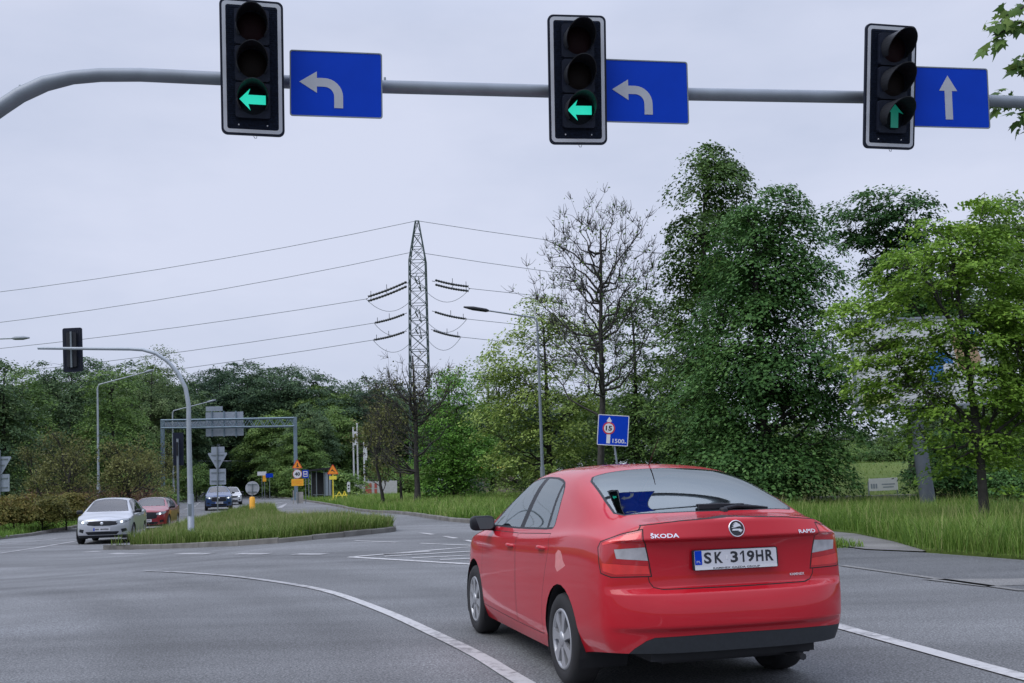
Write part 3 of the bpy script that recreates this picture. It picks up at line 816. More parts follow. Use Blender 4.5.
def build_car(name, label, loc, rotz, paint, sp=SEDAN, sc=(1, 1, 1), level=2, group=None, roof=None, rear=False, lights=True,
              wheel_r=.308, glass=None, grille_mat=None, wide_grille=False, chrome=False):
    root = thing(name, label, 'car', loc, rotz, group)
    bm = car_shell(sp, level, sc)
    glass = glass or (M_glass if rear else M_glass_f)
    S = lambda *p: SP(sc, *p)
    wx = [0.0, 2.602 * sc[0]]
    wr = wheel_r
    # wheel arches
    for x in wx:
        for s in (1, -1):
            n = 26; ra = wr + .045
            poly = [Vector((x + ra * math.cos(2 * math.pi * k / n), s * .85, wr + .015 + ra * math.sin(2 * math.pi * k / n))) for k in range(n)]
            poly = [Vector((p.x, p.y, p.z)) for p in poly]
            fs = cut_faces(bm, poly, (0, s, 0), .15)
            bmesh.ops.delete(bm, geom=[f for f in fs if f.is_valid], context='FACES')
    bm.normal_update()
    # glass: windscreen, back window, side windows
    is_x = sp is CROSSOVER
    def panel(nm, pts, d, w, mt, tm, lim=.06, rng=None, off=None, trim='window_trim'):
        a, b = cut_panel(bm, S(*pts), d, w, lim, rng)
        o = b.build(nm, mt, root)
        if a.f: a.build(trim, tm, o)
        return o
    ws = [(1.63, .50, 0), (1.60, .25, 0), (1.59, 0, 0), (1.60, -.25, 0), (1.63, -.50, 0), (2.0, -.565, 0), (2.36, -.645, 0), (2.44, -.40, 0), (2.47, 0, 0), (2.44, .40, 0), (2.36, .645, 0), (2.0, .565, 0)]
    panel('windscreen', ws, (0.35, 0, 1), .018, glass, M_black, .05, lambda c: c.z > .9 * sc[2]) if False else None
    panel('windscreen', ws, (0, 0, 1), .02, glass, M_black, .05, lambda c: c.z > .93 * sc[2])
    if not is_x:
        rw = [(.18, .53, 0), (.215, .25, 0), (.22, 0, 0), (.215, -.25, 0), (.18, -.53, 0), (.10, -.57, 0), (-.30, -.615, 0), (-.50, -.63, 0), (-.57, -.585, 0), (-.597, -.30, 0), (-.605, 0, 0),
              (-.597, .30, 0), (-.57, .585, 0), (-.50, .63, 0), (-.30, .615, 0), (.10, .57, 0)]
        panel('back_window', rw, (0, 0, 1), .016, glass, M_black, .05, lambda c: c.z > 1.0 * sc[2])
    for s in (1, -1):
        y = .8 * s
        w1 = [(2.19, y, .985), (2.05, y, 1.11), (1.85, y, 1.23), (1.66, y, 1.325), (1.50, y, 1.372), (1.30, y, 1.396), (1.130, y, 1.402), (1.195, y, .998)]
        w2 = [(1.100, y, 1.002), (1.040, y, 1.402), (.80, y, 1.396), (.62, y, 1.378), (.54, y, 1.362), (.455, y, 1.022)]
        w3 = [(.430, y, 1.025), (.515, y, 1.355), (.45, y, 1.325), (.40, y, 1.285), (.335, y, 1.17), (.295, y, 1.065), (.305, y, 1.04), (.33, y, 1.03)]
        bp_ = [(1.195, y, 1.000), (1.130, y, 1.402), (1.040, y, 1.402), (1.100, y, 1.002)]
        qp_ = [(.455, y, 1.022), (.54, y, 1.362), (.515, y, 1.355), (.430, y, 1.025)]
        rg_ = lambda c, s=s: c.y * s > .3 and c.z > .9 * sc[2]
        for w_ in (w1, w2, w3):
            panel('side_window', w_, (0, s, .0), .014, M_glass_s if not rear else M_glass_side, M_black, .1, rg_)
        for w_ in (bp_, qp_):
            fs = cut_faces(bm, S(*w_), (0, s, 0), .1, rg_)
            fs = [f for f in fs if f.is_valid]
            if fs: lift(bm, fs).build('pillar_trim', M_black, root)
    # doors
    for s in (1, -1):
        y = .85 * s
        d1 = [(2.24, y, .30), (2.27, y, .62), (2.255, y, .86), (2.22, y, .955), (1.175, y, .97), (1.165, y, .88), (1.145, y, .55), (1.13, y, .28)]
        d2 = [(1.11, y, .28), (1.125, y, .55), (1.145, y, .88), (1.155, y, .97), (.29, y, 1.005), (.255, y, .90), (.34, y, .72), (.405, y, .55), (.43, y, .42), (.44, y, .28)]
        for dd, hx, hz in ((d1, 1.30, .865), (d2, .43, .895)):
            a, b = cut_panel(bm, S(*dd), (0, s, 0), .0055, .1, lambda c, s=s: c.y * s > .3)
            door = b.build('door', paint, root)
            a.build('door_gap', M_seam, door)
            if rear or s == 1:
                hb = MB(); yy = (.852 if True else 0) * sc[1]
                hz_ = hz * sc[2]; hx_ = hx * sc[0]
                hb.tube([(hx_ - .085, s * (yy - .03), hz_), (hx_ - .07, s * (yy + .002), hz_ + .004), (hx_, s * (yy + .014), hz_ + .006), (hx_ + .07, s * (yy + .002), hz_ + .004), (hx_ + .085, s * (yy - .03), hz_)], [.011, .013, .015, .013, .011], 8)
                hb.build('handle', paint, door)
    if rear:
        rear_details(root, bm, S, sc, paint)
    # nose
    zo = .045 if is_x else 0.0
    for s in (1, -1):
        hl = [(3.4, s * .40, .665 + zo), (3.4, s * .44, .74 + zo), (3.3, s * .60, .785 + zo), (3.05, s * .78, .80 + zo), (2.98, s * .80, .755 + zo), (3.2, s * .72, .685 + zo), (3.36, s * .55, .635 + zo)]
        a, b = cut_panel(bm, S(*hl), (.85, s * .5, .05), .006, .1, lambda c, s=s: c.x > 2.7 * sc[0] and c.y * s > .2)
        lamp = b.build('headlight', M_lamp_off, root)
        if a.f: a.build('lamp_gap', M_seam, lamp)
        if lights:
            q = MB(); P = S((3.375, s * .575, .70 + zo))[0]
            q.lathe([(.04, 0), (.036, .012), (.02, .02), (0, .022)], frame_of(P, (0, 1, 0), (-.3 * s, 0, 1)), 14)
            q.build('bulb', M_lamp_on, lamp)
    gm = grille_mat or M_black
    gw = .50 if not wide_grille else .50
    gz = (.575, .715) if not wide_grille else (.52, .80)
    gr = [(3.4, gw, gz[1]), (3.4, gw * .5, gz[1] + .018), (3.4, 0, gz[1] + .022), (3.4, -gw * .5, gz[1] + .018), (3.4, -gw, gz[1]), (3.4, -gw * .86, gz[0] + .03), (3.4, -gw * .45, gz[0]), (3.4, gw * .45, gz[0]), (3.4, gw * .86, gz[0] + .03)]
    a, b = cut_panel(bm, S(*gr), (1, 0, .1), .012, .1, lambda c: c.x > 3.0 * sc[0])
    go = b.build('grille', gm, root)
    if a.f: a.build('grille_surround', M_chrome if chrome else gm, go)
    lo = [(3.4, .50, .38), (3.4, .46, .40), (3.4, -.46, .40), (3.4, -.50, .38), (3.4, -.42, .30), (3.4, .42, .30)]
    a, b = cut_panel(bm, S(*lo), (1, 0, 0), .004, .1, lambda c: c.x > 3.0 * sc[0])
    b.build('lower_intake', M_black, root)
    for s in (1, -1):
        fl = [(3.4, s * .56, .47), (3.3, s * .72, .49), (3.3, s * .74, .40), (3.4, s * .60, .36)]
        a, b = cut_panel(bm, S(*fl), (.9, s * .35, 0), .004, .1, lambda c, s=s: c.x > 2.9 * sc[0] and c.y * s > .3)
        b.build('bumper_vent', M_black, root)
    skirt = [(3.4, .78, .285), (3.4, -.78, .285), (3.4, -.78, .1), (3.4, .78, .1)]
    a, b = cut_panel(bm, S(*skirt), (1, 0, 0), .004, .03, lambda c: c.x > 2.95 * sc[0])
    b.build('bumper_skirt', M_black, root)
    # front plate
    P = S((3.487, 0, .475 if not wide_grille else .46))[0]
    pm = MB(); fr = frame_of(P, (0, 1, 0), (0, 0, 1))
    pm.prism(rrect(.52, .114, .01), .012, fr, 0)
    pl_ = pm.build('number_plate', M_plate, root)
    q = MB(); q.prism(rrect(.04, .10, .004, cx=-.235), .003, fr, 0, .013); q.build('blue_strip', M_blue, pl_)
    q = MB()
    q.prism(rrect(.12, .05, .012, cx=-.14), .002, fr, 0, .013); q.prism(rrect(.26, .05, .012, cx=.09), .002, fr, 0, .013)   # too small to read
    q.build('lettering', M_ink_l, pl_)
    q = MB(); P2 = S((3.475, 0, gz[1] - .06))[0]
    q.lathe([(.05, 0), (.05, .012), (.04, .02), (0, .022)], frame_of(P2, (0, 1, 0), (0, 0, 1)), 18); q.build('badge', M_chrome, root)
    # body that is left, closed roof colour
    if roof:
        rp = [(1.56, .47, 0), (1.56, -.47, 0), (1.2, -.56, 0), (.3, -.565, 0), (-.45, -.55, 0), (-.55, 0, 0), (-.45, .55, 0), (.3, .565, 0), (1.2, .56, 0)]
        a, b = cut_panel(bm, S(*rp), (0, 0, 1), .004, .05, lambda c: c.z > 1.1 * sc[2])
        b.build('roof', roof, root)
    bm.normal_update()
    bm_build(bm, 'body', paint, root); bm.free()
    # mirrors
    for s in (1, -1):
        q = MB(); c0 = S((2.02, s * .90, 1.02))[0]
        vv = []
        for i, (dx, k) in enumerate(((-.055, .92), (-.045, 1.0), (.0, 1.0), (.045, .85), (.075, .5))):
            for yy, zz in rrect(.21 * k, .125 * k, .045 * k, 4): vv.append(c0 + Vector((dx, yy, zz)))
        n = len(vv) // 5
        ff = [(i * n + k, i * n + (k + 1) % n, (i + 1) * n + (k + 1) % n, (i + 1) * n + k) for i in range(4) for k in range(n)]
        ff += [tuple(range(n - 1, -1, -1)), tuple(range(4 * n, 5 * n))]
        q.add(vv, ff, 0, True)
        b0 = S((2.07, s * .77, .975))[0]
        q.tube([b0, (b0 + c0) / 2 + Vector((0, 0, -.02)), c0 + Vector((0, 0, -.03))], [.03, .024, .03], 8)
        mo = q.build('mirror', M_black, root)
        q = MB(); q.prism(rrect(.18, .10, .035), .003, frame_of(c0 + Vector((-.062, 0, 0)), (-.22 * s, -1, 0), (-.08, 0, 1)), 0)
        q.build('mirror_glass', M_mirror, mo)
    # wheels
    pw = make_wheel(wr, .20, wr * .665, 7, M_hub, M_hubd)
    first = True
    for x in wx:
        for s in (1, -1):
            o = pw if first else copy_tree(pw)
            first = False
            o.parent = root; o.location = (x, s * (.748 * sc[1]), wr); o.rotation_euler = (0, 0, 0 if s == 1 else math.pi)
            if x > 1: o.rotation_euler[1] = .4
    # underbody, arch liners and cabin
    q = MB()
    q.box(S((1.3, 0, .33))[0], (1.75 * sc[0], 1.30 * sc[1], .22 * sc[2])); q.box(S((-.55, 0, .40))[0], (.62, 1.1 * sc[1], .26)); q.box(S((3.0, 0, .42))[0], (.6, 1.1 * sc[1], .36))
    q.box(S((1.3, 0, .5))[0], (4.0 * sc[0], 1.0 * sc[1], .12)); q.box(S((2.55, 0, .70))[0], (.08, 1.4 * sc[1], .40)); q.box(S((-.25, 0, .78))[0], (.9 * sc[0], 1.30 * sc[1], .10)) 
    for x in wx:
        for s in (1, -1):
            pts = []; ra = wr + .05
            vv = []; n = 20
            for k in range(n + 1):
                a = -.15 * math.pi + 1.3 * math.pi * k / n
                for yy in (.50 * sc[1], .835 * sc[1]): vv.append((x + ra * math.cos(a), s * yy, wr + .015 + ra * math.sin(a)))
            q.add(vv, [(2 * k, 2 * k + 1, 2 * k + 3, 2 * k + 2) for k in range(n)])
            q.box((x, s * .52 * sc[1], wr + .22), (ra * 1.9, .02, ra * 1.3))
    q.box(S((.0, 0, .60))[0], (.02, 1.5 * sc[1], .3))
    q.build('underbody', M_dark, root)
    q = MB()
    q.box(S((.55, 0, .62))[0], (.6, 1.25 * sc[1], .14)); q.box(S((.22, 0, .88))[0], (.14, 1.25 * sc[1], .52), rot=Matrix.Rotation(R(-14), 3, 'Y'))
    for yy in (.36, -.36):
        q.box(S((1.42, yy, .60))[0], (.5, .50, .16)); q.box(S((1.10, yy, .88))[0], (.13, .48, .60), rot=Matrix.Rotation(R(-12), 3, 'Y'))
    q.build('seats', M_seat, root)
    for k_, (x, yy, z) in enumerate(((1.02, .36, 1.235), (1.02, -.36, 1.235), (.14, .34, 1.145), (.14, -.34, 1.145))):
        h = MB(); c0 = S((x, yy, z))[0]
        vv = []
        for dx, k in ((-.055, .8), (-.03, 1), (.03, 1), (.05, .8)):
            for a, b in rrect(.27 * k, .17 * k, .06 * k, 4): vv.append(c0 + Vector((dx, a, b)))
        n = len(vv) // 4
        ff = [(i * n + k, i * n + (k + 1) % n, (i + 1) * n + (k + 1) % n, (i + 1) * n + k) for i in range(3) for k in range(n)] + [tuple(range(n)), tuple(range(3 * n, 4 * n))]
        h.add(vv, ff, 0, True); h.tube([c0 + Vector((0, .06, -.05)), c0 + Vector((0, .06, -.2))], .007, 6); h.tube([c0 + Vector((0, -.06, -.05)), c0 + Vector((0, -.06, -.2))], .007, 6)
        h.build('headrest', M_seat, root)
    q = MB(); q.box(S((2.16, 0, .90))[0], (.45, 1.34 * sc[1], .14), rot=Matrix.Rotation(R(6), 3, 'Y'))
    st = frame_of(S((1.86, .36, .94))[0], (0, 1, 0), (.45, 0, 1))
    q.tube([st @ Vector((.18 * math.cos(a), .18 * math.sin(a), 0)) for a in np.linspace(0, 2 * math.pi, 22)], .014, 6, caps=False)
    q.build('dashboard', M_seat, root)
    q = MB(); c0 = S((1.72, 0, 1.315))[0]; q.box(c0, (.03, .24, .07)); q.tube([c0, c0 + Vector((.02, 0, .07))], .01, 6)
    q.build('inner_mirror', M_dark, root)
    return root
M_mirror = mat('mirror_glass', (0.13, 0.145, 0.155), 0.3, 0.7, var=.02)
M_tail = mat('tail_lamp_red', (0.36, 0.005, 0.012), 0.12, coat=1.0, var=.1, scale=9, emit=(1, .02, .03), emit_s=0.03)
M_tail_b = mat('tail_lamp_bright_red', (0.66, 0.03, 0.03), 0.15, coat=1.0, var=.12, scale=12)
M_rev = mat('reversing_lens', (0.40, 0.40, 0.42), 0.2, coat=1.0, var=.18, scale=18)
M_skirt = mat('bumper_plastic', (0.016, 0.02, 0.025), 0.6, var=.15, scale=40)
M_faded = mat('faded_paint', (0.62, 0.22, 0.22), 0.5, var=.1, scale=20)

def surf_pt(bm, p, d):
    """nearest hit of the line through p along -d with the surface"""
    from mathutils.bvhtree import BVHTree
    t = BVHTree.FromBMesh(bm); d = Vector(d).normalized()
    h = t.ray_cast(Vector(p) + d * 3, -d)
    return (h[0], h[1]) if h[0] is not None else (Vector(p), d)

def rear_details(root, bm, S, sc, paint):
    behind = lambda c: c.x < -.2
    # tail lamps wrap round the corner
    for s in (1, -1):
        out = [(-.92, s * .615, 1.075), (-.85, s * .72, 1.05), (-.74, s * .82, 1.0), (-.715, s * .83, .96), (-.735, s * .83, .86), (-.76, s * .83, .805), (-.83, s * .79, .782), (-.92, s * .565, .782), (-.92, s * .578, .86)]
        a, b = cut_panel(bm, S(*out), (-.82, s * .57, .03), .007, .1, lambda c, s=s: c.x < -.3 and c.y * s > .2)
        me = bmesh.new()
        vs_ = [me.verts.new(q) for q in b.v]
        for f in b.f: me.faces.new([vs_[i] for i in f])
        me.normal_update()
        for f in me.faces: f.smooth = True
        wh = [(-.92, s * .605, .963), (-.83, s * .765, .953), (-.83, s * .75, .895), (-.92, s * .587, .880)]
        _, w_ = cut_panel(me, S(*wh), (-.82, s * .57, .03), .001, .1)
        br = [(-.92, s * .622, 1.058), (-.85, s * .725, 1.035), (-.76, s * .815, .99), (-.765, s * .815, .975), (-.85, s * .73, 1.0), (-.92, s * .622, 1.015)]
        _, r_ = cut_panel(me, S(*br), (-.82, s * .57, .03), .001, .1)
        br2 = [(-.92, s * .59, .85), (-.84, s * .76, .865), (-.76, s * .82, .87), (-.775, s * .82, .82), (-.84, s * .77, .80), (-.92, s * .58, .80)]
        _, r2 = cut_panel(me, S(*br2), (-.82, s * .57, .03), .001, .1)
        lamp = bm_build(me, 'tail_lamp', M_tail, root); me.free()
        if a.f: a.build('lamp_gap', M_seam, lamp)
        w_.build('reversing_light', M_rev, lamp); r_.build('brake_light', M_tail_b, lamp); r2.build('brake_light', M_tail_b, lamp)
    # black lower bumper
    sk = [(-1, .55, .425), (-1, .3, .43), (-1, 0, .432), (-1, -.3, .43), (-1, -.55, .427), (-1, -.90, .41), (-1, -.90, .0), (-1, .76, .0), (-1, .72, .29), (-1, .66, .36), (-1, .60, .405)]
    a, b = cut_panel(bm, S(*sk), (-1, 0, 0), .003, .02, lambda c: c.x < -.62)
    b.build('bumper_skirt', M_skirt, root); a.build('skirt_gap', M_seam, root)
    # tailgate
    tg = [(-1, .59, 1.095), (-1, .36, 1.116), (-1, 0, 1.132), (-1, -.36, 1.116), (-1, -.59, 1.095), (-1, -.612, 1.065), (-1, -.575, .86), (-1, -.555, .75), (-1, -.53, .715), (-1, -.48, .703), (-1, 0, .700), (-1, .48, .703), (-1, .53, .715), (-1, .555, .75), (-1, .575, .86), (-1, .612, 1.065)]
    a, b = cut_panel(bm, S(*tg), (-1, 0, 0), .006, .05, lambda c: c.x < -.6)
    gate = b.build('tailgate', paint, root); a.build('tailgate_gap', M_seam, gate)
    # bumper
    bp = []
    for s in (1, -1):
        side = [(-1.2, s * .85, .735), (-.72, s * .85, .752), (-.62, s * .85, .735), (-.50, s * .85, .60), (-.355, s * .85, .40), (-.34, s * .85, .1), (-1.2, s * .85, .1)]
        bp += cut_faces(bm, S(*side), (-.0, s, 0), .35, lambda c, s=s: c.x < -.25 and c.y * s > .3)
    bp = [f for f in bp if f.is_valid]
    keep = set(bp)
    back = [(-1, .9, .752), (-1, -.9, .752), (-1, -.9, .1), (-1, .9, .1)]
    b2 = cut_faces(bm, S(*back), (-1, 0, 0), .05, lambda c: c.x < -.56)
    allf = {f for f in list(keep) + b2 if f.is_valid}
    bump = lift(bm, list(allf)).build('bumper', paint, root)
    for s in (1, -1):
        q = MB()
        for p0 in (1,):
            pts = []
            for x, z in ((-.70, .752), (-.62, .735), (-.56, .67), (-.50, .60), (-.42, .49), (-.355, .40)):
                pts.append((x, z))
        q = None
    # number plate on the tailgate
    fr = frame_of(S((-.922, 0, .872))[0], (0, -1, 0), (-.0, 0, 1))
    tilt = Matrix.Rotation(R(-4), 4, 'X')
    fr = fr @ tilt @ Matrix.Diagonal((1.05, .90, 1, 1))
    h = MB(); h.prism(rrect(.545, .138, .012), .014, fr, 0, -.012); ho = h.build('number_plate', M_black, gate)
    q = MB(); q.prism(rrect(.525, .118, .008, cy=.004), .004, fr, 0, .0025); q.build('plate_face', M_plate, ho)
    q = MB(); q.prism(rrect(.044, .094, .004, cx=-.2395, cy=.015), .003, fr, 0, .005); q.build('blue_strip', M_blue, ho)
    q = MB()
    add_text(q, 'PL', .02, fr, .0095, 0, .026, .015)
    for vtx in range(len(q.v)): pass
    q.v = [tuple(fr @ (fr.inverted() @ Vector(v) + Vector((-.239, -.012, 0)))) for v in q.v]
    q.build('country_letters', M_plate, ho)
    q = MB(); q2 = MB()
    for ch, cx in (('S', -.1805), ('K', -.111), ('3', -.012), ('1', .0405), ('9', .094), ('H', .152), ('R', .216)):
        if ch == '1':
            q.prism([(cx + .001, -.026), (cx + .012, -.026), (cx + .012, .05), (cx + .002, .05), (cx - .014, .034), (cx - .014, .022), (cx + .001, .036)], .0005, fr, 0, .0073); continue
        w = .052 if ch in 'KR' else .048
        v, f = text_geo(ch, .1, bold=.003)
        xs = [k.x for k in v]; ys = [k.y for k in v]
        for k in v:
            k.x = (k.x - (max(xs) + min(xs)) / 2) * w / (max(xs) - min(xs)) + cx; k.y = (k.y - (max(ys) + min(ys)) / 2) * .076 / (max(ys) - min(ys)) + .012
        q.add([fr @ Vector((k.x, k.y, .0078)) for k in v], f)
    q.build('plate_characters', M_ink, ho)
    q = MB(); q.prism(rrect(.014, .026, .004, cx=-.060, cy=.012), .002, fr, 0, .0066); q.build('plate_sticker', M_white, ho)
    q = MB(); q.prism(rrect(.525, .018, .003, cy=-.0575), .003, fr, 0, .005); so = q.build('dealer_strip', M_white, ho)
    q = MB(); v, f = text_geo('KAMINEX GAZDA GROUP', .02, bold=.0004)
    xs = [k.x for k in v]; ys = [k.y for k in v]
    q.add([fr @ Vector(((k.x - (max(xs) + min(xs)) / 2) * .30 / (max(xs) - min(xs)) - .0, (k.y - (max(ys) + min(ys)) / 2) * .013 / (max(ys) - min(ys)) - .0575, .0088)) for k in v], f)
    q.build('dealer_lettering', M_ink, so)
    # lettering and emblem on the tailgate
    def on_gate(y, z):
        best = None
        me = gate.data
        from mathutils.bvhtree import BVHTree
        t = BVHTree.FromPolygons([v.co for v in me.vertices], [tuple(p.vertices) for p in me.polygons])
        hh = t.ray_cast(Vector((-3, y, z)), Vector((1, 0, 0)))
        return hh[0] if hh[0] is not None else Vector((-.93, y, z)), (hh[1] if hh[1] is not None else Vector((-1, 0, 0)))
    def letters(nm, s_, y, z, w, hgt, m_):
        p, n_ = on_gate(y, z)
        if n_.x > 0: n_ = -n_
        xa = Vector((0, 0, 1)).cross(n_)
        f_ = frame_of(p + n_ * .003, xa, n_.cross(xa))
        q = MB(); v, fc = text_geo(s_, .05, bold=.0008)
        xs = [k.x for k in v]; ys = [k.y for k in v]
        q.add([f_ @ Vector(((k.x - (max(xs) + min(xs)) / 2) * w / (max(xs) - min(xs)), (k.y - (max(ys) + min(ys)) / 2) * hgt / (max(ys) - min(ys)), .001)) for k in v], fc)
        q.build(nm, m_, gate)
    letters('maker_lettering', '\u0160KODA', .465, 1.030, .175, .034, M_chrome)
    letters('model_lettering', 'RAPID', -.495, 1.020, .13, .024, M_chrome)
    letters('dealer_sticker', 'KAMINEX', -.435, .755, .105, .016, M_white)
    p, n_ = on_gate(0, 1.055)
    if n_.x > 0: n_ = -n_
    xa = Vector((0, 0, 1)).cross(n_); f_ = frame_of(p, xa, n_.cross(xa))
    e = MB(); f_ = f_ @ Matrix.Diagonal((1.1, 1.1, 1, 1)); e.lathe([(.048, -.004), (.048, .006), (.046, .008), (.043, .007)], f_, 32); eo = e.build('emblem', M_chrome, gate)
    e = MB(); e.prism(circle(.0405, 28), .004, f_); e.build('emblem_field', M_ink, eo)
    e = MB()   # a feathered arrow pointing to the right
    e.prism([(-.030, -.012), (.010, -.012), (.010, -.018), (.020, -.018), (.020, -.024), (.034, -.010), (.018, -.002), (-.024, -.002)], .003, f_, 0, .0045)
    e.prism([(-.032, .004), (-.006, .006), (.016, .012), (.028, .010), (.022, .022), (.004, .034), (-.010, .036), (-.002, .028), (-.018, .030), (-.010, .022), (-.026, .020), (-.014, .014)], .003, f_, 0, .0045)
    e.build('emblem_wing', M_plate, eo)
    # aerial, wiper
    q = MB(); c0 = S((.43, 0, 1.452))[0]
    q.lathe([(.035, -.01), (.034, .006), (.022, .016), (0, .02)], Matrix.Translation(c0) @ Matrix.Diagonal((1.5, .8, 1, 1)), 18)
    ao = q.build('aerial_base', M_black, root)
    q = MB(); q.tube([c0 + Vector((-.01, 0, .012)), c0 + Vector((-.09, 0, .09)), c0 + Vector((-.23, 0, .215))], [.006, .0045, .003], 6); q.build('aerial', M_black, ao)
    q = MB()
    pv = S((-.52, -.02, 1.195))[0]
    A = S((-.575, -.17, 1.178))[0]; B = S((-.50, .12, 1.205))[0]
    def up(x, y, o): 
        return Vector((x, y, float(tb(SEDAN['zc'])(x)) - .09 * (abs(y) / .58) ** 2 * .55 + o))
    q.tube([up(-.585, -.10, .012), up(-.562, -.20, .022), up(-.555, -.34, .022), up(-.553, -.43, .022)], [.014, .013, .010, .007], 8)
    q.tube([up(-.535, .07, .018), up(-.54, -.10, .022), up(-.545, -.28, .022), up(-.55, -.43, .02)], [.008, .010, .009, .006], 8)
    q.box(up(-.548, -.095, .014), (.03, .32, .028))
    q.lathe([(.028, -.02), (.028, .015), (.02, .024), (0, .026)], Matrix.Translation(up(-.60, -.09, .0)), 14)
    q.build('wiper', M_black, root)
    # patch of faded filler on the rear wing
    for poly in ([(.10, .85, .80), (.06, .85, .83), (.02, .85, .825), (-.005, .85, .80), (-.02, .85, .765), (-.06, .85, .735), (-.03, .85, .72), (.02, .85, .70), (.07, .85, .68), (.105, .85, .71), (.10, .85, .76)],):
        poly = [((p[0] - .03) * 1.35 - .01, p[1], p[2] + .075) for p in poly]
        fs = cut_faces(bm, S(*poly), (0, 1, 0), .2, lambda c: c.y > .4)
        fs = [f for f in fs if f.is_valid]
        if fs: lift(bm, fs).build('faded_patch', M_faded, root)
    # fuel flap and bumper crease lines are seams
    q = MB()
    q.box(S((-.60, 0, .30))[0], (.35, .9, .12)); 
    q.tube([(-.95, -.42, .25), (-.6, -.42, .25)], .022, 8); q.build('silencer', M_dark, root)

M_redpaint = mat('red_car_paint', (0.45, 0.009, 0.020), 0.42, coat=.85, var=.04, scale=2, spec=.12)
M_silver = mat('silver_car_paint', (0.42, 0.44, 0.48), 0.35, 0.35, coat=1.0, var=.04)
M_red2 = mat('dark_red_paint', (0.24, 0.008, 0.02), 0.3, coat=1.0, var=.05)
M_bluep = mat('blue_car_paint', (0.015, 0.05, 0.15), 0.3, 0.2, coat=1.0, var=.05)
M_whitep = mat('white_car_paint', (0.52, 0.53, 0.55), 0.35, coat=1.0, var=.04)
M_blackroof = mat('black_roof_paint', (0.02, 0.02, 0.023), 0.3, coat=1.0)

HD = 15.1
build_car('red_car', 'bright red car ahead seen from behind, with a pale patch on its rear wing', (1.11, 7.37, 0), R(90 + HD), M_redpaint, level=3, rear=True, lights=False)
def oncoming(px, Y, dirx, diry): 
    p = ground_at(px, Y); return (p[0], p[1], p[2]), math.atan2(diry, dirx)
# cars coming towards the junction: loc is the rear axle
def front_at(fx, fy, ang, sx):
    """rear-axle position for a car whose front axle stands at fx, fy"""
    return (fx - 2.602 * sx * math.cos(ang), fy - 2.602 * sx * math.sin(ang))
def place(name, label, px, Y, dirx, diry, paint, **kw):
    p = ground_at(px, Y); a = math.atan2(diry, dirx); sc = kw.get('sc', (1, 1, 1))
    x, y = front_at(p[0], p[1], a, sc[0]); z0 = float(T(p[0], p[1])); z1 = float(T(x, y))
    o = build_car(name, label, (x, y, z1), a, paint, group='cars coming towards the junction', **kw)
    o.rotation_euler = (0, -math.atan2(z0 - z1, 2.602), a)
    return o
place('silver_car', 'silver hatchback with lit headlights beside the grassy island, nearest of the oncoming cars', 106, 35.2, .21, -1, M_silver, sc=(.98, 1.05, 1.02), level=2, wheel_r=.31)
place('red_car', 'dark red crossover with a black roof following right behind the silver hatchback', 148.5, 46.5, .17, -1, M_red2, sp=CROSSOVER, sc=(.98, 1.04, 1.01), level=2, roof=M_blackroof, wheel_r=.33, wide_grille=True)
place('blue_car', 'dark blue off-roader with bright headlights under the road gantry', 218.5, 71.0, .30, -1, M_bluep, sp=CROSSOVER, sc=(1.0, 1.07, 1.13), level=2, wheel_r=.345, wide_grille=True, chrome=True)
place('white_car', 'small white car half hidden behind the dark blue off-roader', 231.5, 87, .30, -1, M_whitep, sc=(.95, .98, 1.0), level=2)
# ================================================================ signals, signs, lamps, pylon
def arrow_left():
    """bent arrow: from the bottom up and round to the left, in metres"""
    o = [(.068, -.249), (-.022, -.249), (-.022, -.13)]
    o += [(-.122 + .10 * math.cos(a), -.13 + .10 * math.sin(a)) for a in np.linspace(0, math.pi / 2, 7)[1:]]
    o += [(-.196, -.03), (-.196, -.097), (-.373, .015), (-.196, .127), (-.196, .06)]
    o += [(-.122 + .19 * math.cos(a), -.13 + .19 * math.sin(a)) for a in np.linspace(math.pi / 2, 0, 9)]
    return o
def arrow_up():
    return [(-.044, -.25), (.044, -.25), (.044, .075), (.108, .075), (0, .25), (-.108, .075), (-.044, .075)]
M_lensred = mat('red_lens_unlit', (0.014, 0.005, 0.007), 0.6, spec=.1)
M_lensamb = mat('amber_lens_unlit', (0.010, 0.007, 0.007), 0.6, spec=.1)
M_lensgrn = mat('green_lens', (0.005, 0.008, 0.012), 0.6, spec=.1)
M_green_on = mat('green_arrow_lit', (0.02, 0.5, 0.35), 0.4, emit=(0.02, 0.74, 0.53), emit_s=0.7, var=.15, scale=60)
M_green_dim = mat('green_arrow_seen_aslant', (0.01, 0.12, 0.09), 0.5, emit=(0.02, 0.80, 0.56), emit_s=0.10, var=.15, scale=60)
M_louvre = mat('louvred_black', (0.007, 0.011, 0.024), 0.8, var=.5, scale=45, spec=.15)

